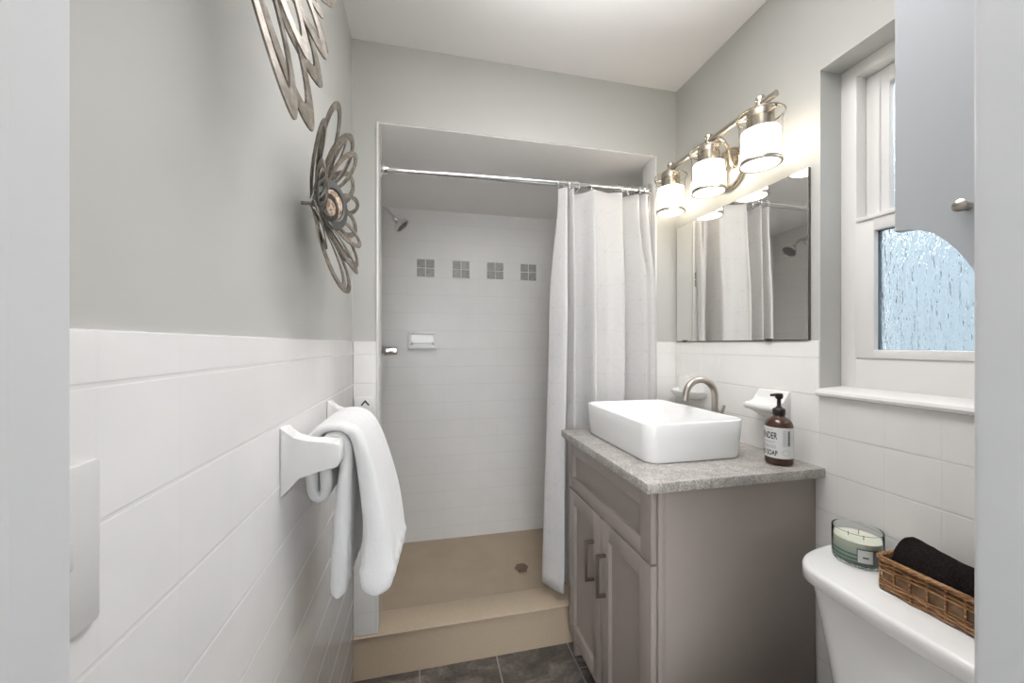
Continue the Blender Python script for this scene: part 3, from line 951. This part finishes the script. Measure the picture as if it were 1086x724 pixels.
# the small print, too fine to read: rows and columns of short strokes
rp = random.Random(2)
for a0, a1, z0, z1 in ((-232, -166, 0.1015, 0.1050), (-214, -148, 0.0500, 0.0600), (-236, -226, 0.0500, 0.0590)):
    bm = new_bm()
    a = a0
    while a < a1:
        w_ = rp.uniform(1.2, 2.6)
        quad(bm, a, a + w_, z0, z1); a += w_ + rp.uniform(1.4, 3.2)
    obj('small_print', bm, M_INKG, lab, raw=True)
for a0, a1 in ((-122, -117.5), (-115, -110)):
    bm = new_bm()
    z = 0.058
    while z < 0.106:
        h_ = rp.uniform(0.001, 0.002); quad(bm, a0, a1, z, z + h_); z += h_ + 0.0011
    obj('small_print', bm, M_INKG, lab, raw=True)
bm = new_bm()
for k in range(28):
    a = 2 * pi * k / 28; b = 2 * pi * (k + 0.7) / 28
    r = br_ + 0.0009
    bm.faces.new([bm.verts.new(bc + Vector((r * cos(radians(-108 + 18 * s_ * cos(t))), r * sin(radians(-108 + 18 * s_ * cos(t))), 0.040 + 0.0085 * s_ * sin(t)))) for t, s_ in ((a, 1), (b, 1), (b, 0.84), (a, 0.84))])
obj('stamp', bm, M_INKG, lab, raw=True)
bm = new_bm(); quad(bm, -125, -91, 0.0255, 0.0270)
obj('label_rule', bm, M_INKG, lab, raw=True)
bm = new_bm()
z = 0.060
while z < 0.104:
    h_ = rp.uniform(0.0016, 0.0028); quad(bm, -103, -95, z, z + h_); z += h_ + 0.0011
obj('upright_print', bm, M_INK, lab, raw=True)
bm = new_bm(); quad(bm, -94, -92.5, 0.060, 0.104)
obj('label_rule', bm, M_INK, lab, raw=True)

# ------------------------------------------------------------------ mirror
MY0, MY1, MZ0, MZ1 = 0.925, 1.545, 1.303, 1.827
mi = thing('mirror', 'frameless wall mirror above the sink under the vanity light', 'mirror', (XR, 1.235, MZ0))
bm = new_bm(); box(bm, (XR - 0.0035, MY0, MZ0), (XR + 0.0058, MY1, MZ1), 0.001, 1)
obj('mirror_edge', bm, M_MEDGE, mi)
bm = new_bm()
prism(bm, [(MY0 + 0.0012, MZ0 + 0.0035), (MY1 - 0.0025, MZ0 + 0.0035), (MY1 - 0.0025, MZ1 - 0.002), (MY0 + 0.0012, MZ1 - 0.002)], 'X', XR - 0.0042, XR - 0.003)
obj('mirror_glass', bm, M_MIRROR, mi)
for yy in (1.487, 1.06):
    bm = new_bm()
    box(bm, (XR - 0.009, yy - 0.012, MZ0 - 0.002), (XR - 0.0045, yy + 0.012, MZ0 + 0.008), 0.0015)
    obj('mirror_clip', bm, M_MEDGE, mi)

# ------------------------------------------------------------------ vanity light
LX, LZB = 1.030, 2.049
LY = (1.002, 1.228, 1.455)
vlt = thing('vanity_light', 'three-lamp brushed nickel vanity light with opal glass shades above the mirror', 'wall light', (XR, 1.235, 1.955))
bm = new_bm(); tube(bm, [(LX, 0.945, LZB), (LX, 1.512, LZB)], 0.0098, 18)
obj('light_bar', bm, M_NICKEL, vlt)
bm = new_bm()
RX = Matrix.Rotation(radians(-90), 4, 'Y')
lathe(bm, [(0, -0.006), (0.076, -0.006), (0.080, 0.002), (0.080, 0.008), (0.075, 0.013), (0.068, 0.010), (0.060, 0.010), (0.0, 0.013)], 48, (XR, 1.235, 1.955), RX)
bp = obj('backplate', bm, M_NICKELW, vlt)
for dz in (-0.028, 0.028):
    bm = new_bm(); lathe(bm, [(0, 0.008), (0.006, 0.008), (0.006, 0.016), (0.003, 0.020), (0, 0.020)], 14, (XR, 1.258, 1.955 + dz), RX)
    obj('screw_knob', bm, M_NICKELW, bp)
for ya_ in (1.200, 1.272):
    arm = [(XR - 0.006, ya_, 1.950), (XR - 0.020, ya_, 1.957), (XR - 0.030, ya_, 1.985), (XR - 0.042, ya_, 2.020), (XR - 0.066, ya_, 2.045), (LX + 0.012, ya_, 2.052), (LX, ya_, LZB)]
    bm = new_bm()
    tube(bm, catmull(arm, 6), 0.0072, 14)
    obj('light_arm', bm, M_NICKELW, vlt)
for y in LY:
    c = Vector((LX, y, 0))
    bm = new_bm()
    lathe(bm, [(0, 1.866), (0.0525, 1.867), (0.0535, 1.870), (0.0535, 1.957), (0.0525, 1.962), (0.020, 1.965), (0.0, 1.965)], 40, c)
    shd = obj('lamp_shade', bm, M_OPAL, vlt)
    shd['label'] = 'lit white opal glass shade'
    bm = new_bm()
    lathe(bm, [(0.0575, 1.868), (0.0575, 1.985), (0.0585, 1.995), (0.0625, 2.005), (0.0665, 2.012), (0.0675, 2.010), (0.0640, 2.002), (0.0600, 1.993), (0.0592, 1.985), (0.0592, 1.868)], 44, c, closed=True)
    obj('glass_sleeve', bm, M_GLASS, shd)
    bm = new_bm()
    lathe(bm, [(0.0530, 1.858), (0.0595, 1.858), (0.0600, 1.861), (0.0600, 1.867), (0.0590, 1.869), (0.0530, 1.869)], 44, c, closed=True)
    obj('bottom_ring', bm, M_NICKEL, shd)
    bm = new_bm()
    lathe(bm, [(0, 1.8595), (0.0525, 1.8595), (0.0525, 1.8615), (0.0, 1.8615)], 40, c)
    obj('lamp_opening', bm, M_DISC, shd)
    bm = new_bm()
    lathe(bm, [(0, 1.965), (0.036, 1.965), (0.038, 1.969), (0.038, 2.026), (0.030, 2.031), (0.012, 2.034), (0.011, 2.058), (0.014, 2.060), (0.014, 2.070), (0.011, 2.073), (0.0, 2.073)], 32, c)
    for k in range(3):
        a = 2 * pi * k / 3 + 0.4
        tube(bm, [c + Vector((0.034 * cos(a), 0.034 * sin(a), 2.008)), c + Vector((0.0645 * cos(a), 0.0645 * sin(a), 2.008))], 0.0035, 8)
    obj('socket_cap', bm, M_NICKELW, shd)
    bm = new_bm()
    lathe(bm, [(0.0625, 2.0105), (0.0675, 2.0105), (0.0680, 2.0135), (0.0660, 2.0155), (0.0625, 2.0140)], 44, c, closed=True)
    obj('rim_band', bm, M_NICKELW, shd)

# ------------------------------------------------------------------ toilet
toi = thing('toilet', 'white toilet with a bow-fronted tank lid against the tiled right wall', 'toilet', (0.93, 0.56, 0))
TY = 0.56
half = [(1.118, 0.268), (1.06, 0.266), (0.99, 0.252), (0.945, 0.232), (0.915, 0.203), (0.903, 0.165), (0.897, 0.08)]
def lid_outline(off, z):
    L = []
    for x, h in half: L.append((x if x > 1.1 else x + off * (0.7 if h > 0.22 else 1), TY + h - off, z))
    L.append((0.896 + off, TY, z))
    for x, h in reversed(half): L.append((x if x > 1.1 else x + off * (0.7 if h > 0.22 else 1), TY - h + off, z))
    return [tuple(p) for p in catmull(L, 4)]
bm = new_bm()
loft(bm, [lid_outline(0.012, 0.710), lid_outline(0.003, 0.711), lid_outline(0.0, 0.714), lid_outline(0.0, 0.738), lid_outline(0.0015, 0.743), lid_outline(0.005, 0.7465), lid_outline(0.010, 0.748)])
obj('tank_lid', bm, M_PORC, toi, 60)
def tank_loop(z, k):
    return [(x, y, z) for x, y in rrect(0.918 + 0.022 * k, TY - 0.215 + 0.035 * k, 1.115, TY + 0.215 - 0.035 * k, 0.055, 8)]
bm = new_bm()
loft(bm, [tank_loop(0.385, 1.35), tank_loop(0.40, 1.2), tank_loop(0.55, 0.7), tank_loop(0.711, 0.0)])
obj('tank', bm, M_PORC, toi, 60)
def bowl(cx, rx, ry, z, n=32):
    return [(cx + rx * cos(2 * pi * k / n), TY + ry * sin(2 * pi * k / n), z) for k in range(n)]
bm = new_bm()
loft(bm, [bowl(0.78, 0.22, 0.11, 0.0), bowl(0.78, 0.21, 0.10, 0.03), bowl(0.77, 0.18, 0.095, 0.15), bowl(0.735, 0.22, 0.14, 0.27), bowl(0.72, 0.255, 0.18, 0.36), bowl(0.72, 0.26, 0.185, 0.385),
          bowl(0.70, 0.19, 0.13, 0.385), bowl(0.70, 0.17, 0.115, 0.33), bowl(0.72, 0.08, 0.06, 0.25)])
box(bm, (0.86, TY - 0.11, 0.2), (1.115, TY + 0.11, 0.386), 0.03, 3)
obj('bowl', bm, M_PORC, toi, 60)
bm = new_bm()
loft(bm, [bowl(0.715, 0.255, 0.185, 0.387), bowl(0.715, 0.262, 0.19, 0.395), bowl(0.715, 0.262, 0.19, 0.412), bowl(0.715, 0.25, 0.18, 0.42)])
obj('seat_cover', bm, M_PORC, toi, 60)

# candle on the tank lid
cc = Vector((1.058, 0.744, 0.7485))
can = thing('candle_jar', 'green glass jar candle with pale wax on the toilet tank lid', 'candle', cc)
bm = new_bm()
lathe(bm, [(0, 0.0), (0.046, 0.0), (0.049, 0.003), (0.050, 0.008), (0.050, 0.080), (0.0492, 0.0815), (0.0478, 0.080), (0.0478, 0.009), (0.044, 0.006), (0.0, 0.006)], 56, cc)
obj('glass_jar', bm, M_CGLASS, can)
bm = new_bm()
lathe(bm, [(0, 0.0065), (0.0437, 0.0065), (0.0474, 0.0095), (0.0474, 0.060), (0.046, 0.0595), (0.0, 0.0585)], 48, cc)
wax = obj('wax', bm, [M_CBODY, M_WAX], can)
for p in wax.data.polygons:
    if p.normal.z > 0.8: p.material_index = 1
for a in (0.5, 2.6, 4.4):
    bm = new_bm()
    p = cc + Vector((0.019 * cos(a), 0.019 * sin(a), 0.058))
    tube(bm, [p, p + Vector((0.0005, 0.0, 0.006)), p + Vector((0.0015, 0.001, 0.012))], 0.0009, 6)
    obj('wick', bm, M_WICK, can)
def jar_band(a0, a1, z0, z1, r, n=14):
    bm = new_bm()
    P = [[bm.verts.new(cc + Vector((rr * cos(radians(a0 + (a1 - a0) * i / n)), rr * sin(radians(a0 + (a1 - a0) * i / n)), z))) for rr, z in ((r, z0), (r, z1), (0.0501, z1), (0.0501, z0))] for i in range(n + 1)]
    for p, q in zip(P, P[1:]):
        for k in range(4):
            j = (k + 1) % 4
            bm.faces.new((p[k], q[k], q[j], p[j]))
    bm.faces.new(P[0]); bm.faces.new(P[-1][::-1])
    return bm
lb = obj('jar_label', jar_band(-146, -97, 0.014, 0.050, 0.0504), M_LABELD, can)
obj('label_print', jar_band(-144, -112, 0.017, 0.047, 0.0508), M_LABELL, lb)
obj('label_print', jar_band(-134, -121, 0.028, 0.032, 0.0511), M_LABELD, lb)

# wicker basket
BX0, BX1, BY0, BY1, BZ = 0.986, 1.090, 0.385, 0.652, 0.7485
bk = thing('wicker_basket', 'small brown wicker basket on the toilet tank lid', 'basket', (1.038, 0.52, BZ))
bm = new_bm()
def bloop(ins, z, r=0.014, n=4): return [(x, y, z) for x, y in rrect(BX0 + ins, BY0 + ins, BX1 - ins, BY1 - ins, r, n)]
loft(bm, [bloop(0.003, BZ + 0.001), bloop(0.0015, BZ + 0.008), bloop(0.001, BZ + 0.066), bloop(0.005, BZ + 0.066), bloop(0.006, BZ + 0.012), bloop(0.012, BZ + 0.005)])
obj('basket_lining', bm, M_WICKP, bk)
def perim(ins, z, n=150, r=0.012):
    """Evenly spaced points round the basket wall."""
    base = rrect(BX0 + ins, BY0 + ins, BX1 - ins, BY1 - ins, r, 6)
    base = [Vector((x, y, 0)) for x, y in base]
    L = [0.0]
    for i in range(len(base)): L.append(L[-1] + (base[(i + 1) % len(base)] - base[i]).length)
    out = []
    for k in range(n):
        s = L[-1] * k / n
        i = max(j for j in range(len(base)) if L[j] <= s)
        t = (s - L[i]) / max(1e-9, L[i + 1] - L[i])
        out.append(base[i].lerp(base[(i + 1) % len(base)], t) + Vector((0, 0, z)))
    return out
cen = Vector(((BX0 + BX1) / 2, (BY0 + BY1) / 2, 0))
rb = random.Random(5)
n = 180; nst = 26
PB = perim(0.0, 0, n)
NRM = []
for k in range(n):
    t = (PB[(k + 1) % n] - PB[k - 1]).normalized(); NRM.append(Vector((t.y, -t.x, 0)))
def strand(bm, z, r, ph, amp=0.0020, wob=0.0012, out=0.0, flare=0.0):
    pts = []
    w1, w2 = rb.uniform(2, 5), rb.uniform(5, 9); p1, p2 = rb.uniform(0, 6), rb.uniform(0, 6)
    for k in range(n):
        s = k / n * 2 * pi
        off = amp * cos(s * nst / 2 * 1 + ph) + out
        dz = wob * (sin(w1 * s // 1 * 0 + round(w1) * s + p1) + 0.6 * sin(round(w2) * s + p2))
        pts.append(PB[k] + NRM[k] * off + Vector((0, 0, z + dz)))
    tube(bm, pts, r, 6, closed=True)
bm = new_bm()
for i, z in enumerate((0.004, 0.0078, 0.0115, 0.0152, 0.019, 0.0228)): strand(bm, BZ + z, 0.0020, i * pi, wob=0.0010)
for i, z in enumerate((0.046, 0.050, 0.0545, 0.058)): strand(bm, BZ + z, 0.0019, i * pi, wob=0.0022)
obj('woven_strands', bm, M_WICK1, bk)
bm = new_bm()
for k in range(nst):
    i = int(k * n / nst)
    p = PB[i] + NRM[i] * 0.0012
    tube(bm, [p + Vector((0, 0, BZ + 0.004)), p + Vector((0, 0, BZ + 0.068))], 0.0019, 6)
obj('upright_stakes', bm, M_WICK1, bk)
bm = new_bm()
for j in range(4):
    pts = []
    for k in range(n):
        a = 2 * pi * (k * 16 / n) + j * pi / 2
        pts.append(PB[k] + NRM[k] * (0.0025 + 0.0030 * cos(a)) + Vector((0, 0, BZ + 0.0700 + 0.0030 * sin(a))))
    tube(bm, pts, 0.0026, 6, closed=True)
obj('braided_rim', bm, M_WICK1, bk)

# dark towel rolled up in the basket
rt = random.Random(8)
bm = new_bm()
loops = []
NL = 40; NC = 40
y0, y1 = 0.398, 0.638
for j in range(NL + 1):
    t = j / NL; y = y0 + (y1 - y0) * t
    e = min(t, 1 - t) * (y1 - y0)
    k = min(1.0, e / 0.016); k = math.sqrt(max(0.0, 1 - (1 - k) ** 2)) * 0.45 + 0.55
    zc_ = 0.806 + 0.010 * t + 0.005 * sin(7 * t + 1); xc = 1.038 + 0.003 * sin(5 * t)
    loop = []
    for i in range(NC):
        a = 2 * pi * i / NC
        r = 0.0405 * k * (1 + 0.04 * sin(3 * a + 5 * t) + 0.03 * sin(2 * a - 9 * t + 2) + 0.012 * rt.uniform(-1, 1))
        if 0.85 < a < 1.15: r *= 0.93                     # the loose flap of the roll
        loop.append((xc + r * 1.0 * cos(a), y, zc_ + r * 1.15 * sin(a)))
    loops.append(loop)
loft(bm, loops)
rl = obj('rolled_hand_towel', bm, M_ROLL, None, 80, origin=(1.038, 0.52, 0.76))
tag(rl, 'dark brown rolled hand towel lying in the wicker basket', 'towel')

# ------------------------------------------------------------------ towel rail and towel on the left wall
BXr, BZr = -0.190, 1.075
YP0, YP1 = 0.824, 1.175
rail = thing('towel_rail', 'white ceramic towel rail on the tiled left wall', 'towel rail', (XL, 1.0, 1.07))
for sgn, yp in ((1, YP0), (-1, YP1)):
    bm = new_bm()
    prism(bm, [(XL, 1.131), (XL + 0.007, 1.131), (XL + 0.012, 1.122), (XL + 0.022, 1.108), (XL + 0.045, 1.100), (-0.176, 1.098), (-0.167, 1.098), (-0.164, 1.092), (-0.166, 1.058), (-0.170, 1.050), (-0.18, 1.046), (XL + 0.055, 1.044), (XL + 0.030, 1.036), (XL + 0.015, 1.018), (XL + 0.008, 1.000), (XL, 0.998)],
          'Y', yp - 0.021, yp + 0.021, 0.004, 3)
    obj('rail_post', bm, M_CER, rail, 60)
bm = new_bm(); box(bm, (BXr - 0.010, YP0 + 0.015, BZr - 0.010), (BXr + 0.010, YP1 - 0.015, BZr + 0.010), 0.003)
obj('rail_bar', bm, M_CER, rail)

# folded towel: one cloth, drawn in cross-section and swept along the rail
def towel_section(t, rnd):
    """Centre line and half thickness of the folded towel at t (0 near end, 1 far end)."""
    w = 0.003 * sin(6 * t + 1)
    lo = 0.004 * sin(4.0 * t)
    f = 0.018 * t
    return [(-0.184, 0.752 + lo, .014), (-0.183, 0.775 + lo, .018), (-0.181, 0.84, .018), (-0.176, 0.93, .016), (-0.170, 1.01, .013), (-0.167, 1.065, .011), (-0.176, 1.092, .010), (-0.191, 1.097, .010), (-0.206, 1.088, .010), (-0.211, 1.06, .010), (-0.208, 1.01, .011),
            (-0.208, 0.985, .011), (-0.214, 0.970, .011), (-0.224, 0.967, .011), (-0.233, 0.980, .011), (-0.236, 1.02, .012), (-0.237, 1.07, .012), (-0.232, 1.093, .012), (-0.216, 1.110, .011), (-0.190, 1.1155, .011), (-0.166, 1.111, .012), (-0.147, 1.096, .014), (-0.136 + f * .3, 1.062, .016), (-0.125 + f * .6, 1.0, .020),
            (-0.117 + f + w, 0.92, .025), (-0.110 + f + w, 0.85, .030), (-0.106 + f, 0.80, .033), (-0.106 + f, 0.775, .033), (-0.108 + f, 0.752 - lo, .028)]
NS = 30
bm = new_bm()
rows = []
rnd = random.Random(11)
TYa, TYb = 0.862, 1.09
for j in range(NS + 1):
    t = j / NS
    y = TYa + (TYb - TYa) * t
    c = catmull([(x, h_, z) for x, z, h_ in towel_section(t, rnd)], 5)
    N = len(c)
    e = min(1.0, min(t, 1 - t) * NS / 3.0)
    th_base = 0.45 + 0.55 * math.sqrt(max(0, 1 - (1 - e) ** 2))
    A, B = [], []
    for i in range(N):
        tg = (c[min(i + 1, N - 1)] - c[max(i - 1, 0)]); tg.y = 0; tg.normalize()
        nn = Vector((-tg.z, 0, tg.x))
        sE = min(i, N - 1 - i)
        kk = math.sqrt(max(0.06, 1 - (1 - min(1, (sE + 0.3) / 4.0)) ** 2))
        hem = 1.0 + (0.10 if sE in (9, 10) else 0)
        h = c[i].y * th_base * kk * hem * (1 + 0.07 * sin(1.085 * j + i * 0.23))
        yy = y + 0.004 * sin(i * 0.21 + 1.3)
        A.append(Vector((c[i].x, yy, c[i].z)) + nn * h)
        B.append(Vector((c[i].x, yy, c[i].z)) - nn * h)
    rows.append([bm.verts.new(p) for p in A + B[::-1]])
n_ = len(rows[0])
for p, q in zip(rows, rows[1:]):
    for k in range(n_):
        j = (k + 1) % n_
        bm.faces.new((p[k], p[j], q[j], q[k]))
half_n = n_ // 2
for row in (rows[0], rows[-1]):
    for k in range(half_n - 1):
        bm.faces.new((row[k], row[k + 1], row[n_ - 2 - k], row[n_ - 1 - k]))
tw = obj('bath_towel', bm, M_TOWEL, None, 75, origin=(-0.17, 1.05, 0.76))
tag(tw, 'white folded bath towel draped over the ceramic towel rail', 'towel')
ss = tw.modifiers.new('smooth', 'SUBSURF'); ss.levels = 1; ss.render_levels = 1

# small plate with a chevron on the partition
pl = thing('chevron_plate', 'small white square plate with a dark chevron beside the shower opening', 'wall plate', (-0.225, YB - 0.006, 1.053))
bm = new_bm(); box(bm, (-0.266, YB - 0.014, 1.017), (-0.196, YB - 0.006, 1.090), 0.003)
obj('plate', bm, M_PLAST, pl)
bm = new_bm()
ya, yb2 = YB - 0.0152, YB - 0.0135
prism(bm, [(-0.244, 1.060), (-0.228, 1.079), (-0.212, 1.060), (-0.216, 1.056), (-0.228, 1.070), (-0.240, 1.056)], 'Y', ya, yb2)
obj('chevron_mark', bm, M_DARK, pl)

# light switch on the left wall beside the door
sw = thing('light_switch', 'pale light switch plate on the left wall beside the doorway', 'light switch', (XL, 0.352, 1.127))
bm = new_bm(); box(bm, (XL, 0.312, 1.062), (XL + 0.006, 0.388, 1.196), 0.003)
obj('switch_plate', bm, M_PLATE, sw)
bm = new_bm(); box(bm, (XL + 0.004, 0.345, 1.117), (XL + 0.010, 0.358, 1.141), 0.002)
obj('switch_toggle', bm, M_TRIM, sw)

# ------------------------------------------------------------------ metal wall flowers
def petal(bm, cen, ang, r0, r1, width, band_w, h0, h1, pointed, bend, twist, thick=0.0028):
    """A flat metal band bent into a petal loop. Height is measured off the wall."""
    n = 22
    def half(s):
        if pointed: return width / 2 * max(0.0, 4 * s * (1 - s)) ** 0.62
        return width / 2 * (math.sqrt(max(0, 1 - ((s - 0.62) / 0.38) ** 2)) if s > 0.62 else sin(pi / 2 * s / 0.62) ** 1.1)
    ss_ = [0.5 - 0.5 * cos(pi * k / n) for k in range(n + 1)]
    line = [(s, half(s)) for s in ss_] + [(s, -half(s)) for s in ss_[-2:0:-1]]
    N = len(line)
    L = r1 - r0
    e0, e1 = (0.05, 0.87) if pointed else (0.05, 1 - band_w * 1.15 / L)
    kw = max(0.2, 1 - 2 * band_w / width)
    def P(s, w, dz):
        r = r0 + L * s
        h = h0 + (h1 - h0) * (s ** bend) + twist * w + dz
        return Vector((XL + h, cen[1] + r * cos(ang) - w * sin(ang), cen[2] + r * sin(ang) + w * cos(ang)))
    vs = []
    for s, w in line:
        si, wi = e0 + (e1 - e0) * s, w * kw
        vs.append([bm.verts.new(P(s, w, 0)), bm.verts.new(P(si, wi, 0.001)), bm.verts.new(P(si, wi, 0.001 - thick)), bm.verts.new(P(s, w, -thick))])
    for k in range(N):
        p, q = vs[k], vs[(k + 1) % N]
        for m_ in range(4):
            j = (m_ + 1) % 4
            bm.faces.new((p[m_], q[m_], q[j], p[j]))

def flower(cen, label, pointed, petals, seed, tilt):
    """petals: (angle from the shower side in degrees, length, layer 0 or 1)."""
    r = random.Random(seed)
    fl = thing('wall_flower', label, 'wall decoration', (XL, cen[1], cen[2]), 'metal flowers on the left wall')
    for k, (a, L, lay) in enumerate(petals):
        bm = new_bm()
        if lay == 0: wd, bw, h0, h1 = r.uniform(0.078, 0.092), 0.0130, 0.018 + 0.006 * (k % 2), 0.080 + r.uniform(0, 0.02)
        else: wd, bw, h0, h1 = r.uniform(0.050, 0.060), 0.0105, 0.030, 0.094 + r.uniform(0, 0.018)
        if pointed: wd *= 0.78; bw *= 0.8; h1 += 0.018
        petal(bm, cen, radians(a), 0.014, L, wd, bw, h0, h1, pointed, 0.58 if pointed else 0.9, -(0.34 if pointed else 0.16) * sin(radians(a)) + r.uniform(-0.15, 0.15))
        obj('petal', bm, M_STRAP, fl, 30)
    # centre: dark ring round a pebbled boss, on a short stem from the wall
    c = Vector((XL + 0.060, cen[1], cen[2]))
    Q = Matrix.Rotation(-tilt, 4, 'Z') @ Matrix.Rotation(radians(90), 4, 'Y')
    bm = new_bm()
    lathe(bm, [(0.034, -0.004), (0.055, -0.004), (0.057, 0.0), (0.055, 0.004), (0.037, 0.008), (0.034, 0.006)], 36, c, Q, closed=True)
    obj('centre_ring', bm, M_RING, fl)
    bm = new_bm()
    lathe(bm, [(0, -0.012), (0.026, -0.010), (0.034, -0.002), (0.033, 0.004), (0.025, 0.010), (0.012, 0.013), (0, 0.014)], 32, c, Q)
    obj('centre_boss', bm, M_SEED, fl)
    bm = new_bm()
    lathe(bm, [(0, -0.005), (0.0045, -0.005), (0.0045, 0.050), (0, 0.050)], 14, (XL, cen[1], cen[2]), RY)
    obj('stem', bm, M_STRAP, fl)
    return fl
rf = random.Random(4)
round_petals = [(360 / 10 * k + 3 + rf.uniform(-3, 3), 0.205 * rf.uniform(0.94, 1.04), 0) for k in range(10)] + [(360 / 8 * k + 22 + rf.uniform(-4, 4), 0.152 * rf.uniform(0.92, 1.08), 1) for k in range(8)]
flower((0, 0.950, 1.613), 'metal wall flower with rounded loop petals and a tan pebbled centre, nearer the shower', False, round_petals, 4, radians(22))
point_petals = [(-82, 0.30, 0), (-60, 0.295, 0), (-38, 0.25, 0), (-14, 0.25, 0), (10, 0.27, 0), (34, 0.28, 0), (58, 0.29, 0), (82, 0.29, 0), (106, 0.28, 0), (130, 0.27, 0), (155, 0.24, 0), (180, 0.23, 0), (205, 0.23, 0), (238, 0.26, 0),
                (-72, 0.21, 1), (-49, 0.20, 1), (-24, 0.17, 1), (5, 0.17, 1), (40, 0.19, 1), (75, 0.19, 1), (110, 0.19, 1), (145, 0.18, 1), (180, 0.18, 1), (220, 0.18, 1)]
flower((0, 0.505, 1.88), 'metal wall flower with pointed petals, nearer the doorway and cut by the photo top', True, point_petals, 9, radians(10))

# ------------------------------------------------------------------ white wall cabinet by the door
cab = thing('wall_cabinet', 'white wall cabinet with a scalloped lower side edge beside the window', 'cabinet', (0.92, 0.36, 1.4))
CX = 0.730
low = [(0.460, 1.470), (0.450, 1.4695), (0.438, 1.468), (0.425, 1.464), (0.411, 1.456), (0.397, 1.441), (0.386, 1.424), (0.374, 1.402), (0.364, 1.380), (0.352, 1.356), (0.335, 1.335), (0.31, 1.322), (0.252, 1.320)]
def side(x):
    bm = new_bm()
    prism(bm, [(0.252, 2.42), (0.460, 2.42)] + low, 'X', x, x + 0.018, 0.0015, 1)
    return bm
obj('side_panel', side(CX), M_CAB, cab, 30)
obj('side_panel', side(1.105), M_CAB, cab, 30)
bm = new_bm()
box(bm, (CX + 0.018, 0.252, 1.50), (1.105, 0.455, 1.518)); box(bm, (CX + 0.018, 0.252, 2.40), (1.105, 0.458, 2.42)); box(bm, (CX + 0.018, 0.252, 1.518), (1.105, 0.260, 2.40))
obj('cabinet_body', bm, M_CAB, cab)
for a, b in ((CX + 0.02, 0.926), (0.929, 1.104)):
    bm = new_bm()
    box(bm, (a, 0.442, 1.520), (b, 0.460, 2.398), 0.002)
    obj('cabinet_door', bm, M_CAB, cab)
bm = new_bm()
RXm = Matrix.Rotation(radians(-90), 4, 'Y')
lathe(bm, [(0, -0.001), (0.0055, -0.001), (0.004, 0.010), (0.006, 0.013), (0.0085, 0.016), (0.0085, 0.018), (0.005, 0.021), (0, 0.022)], 24, (CX, 0.3745, 1.481), RXm)
obj('side_knob', bm, M_NICKEL, cab)
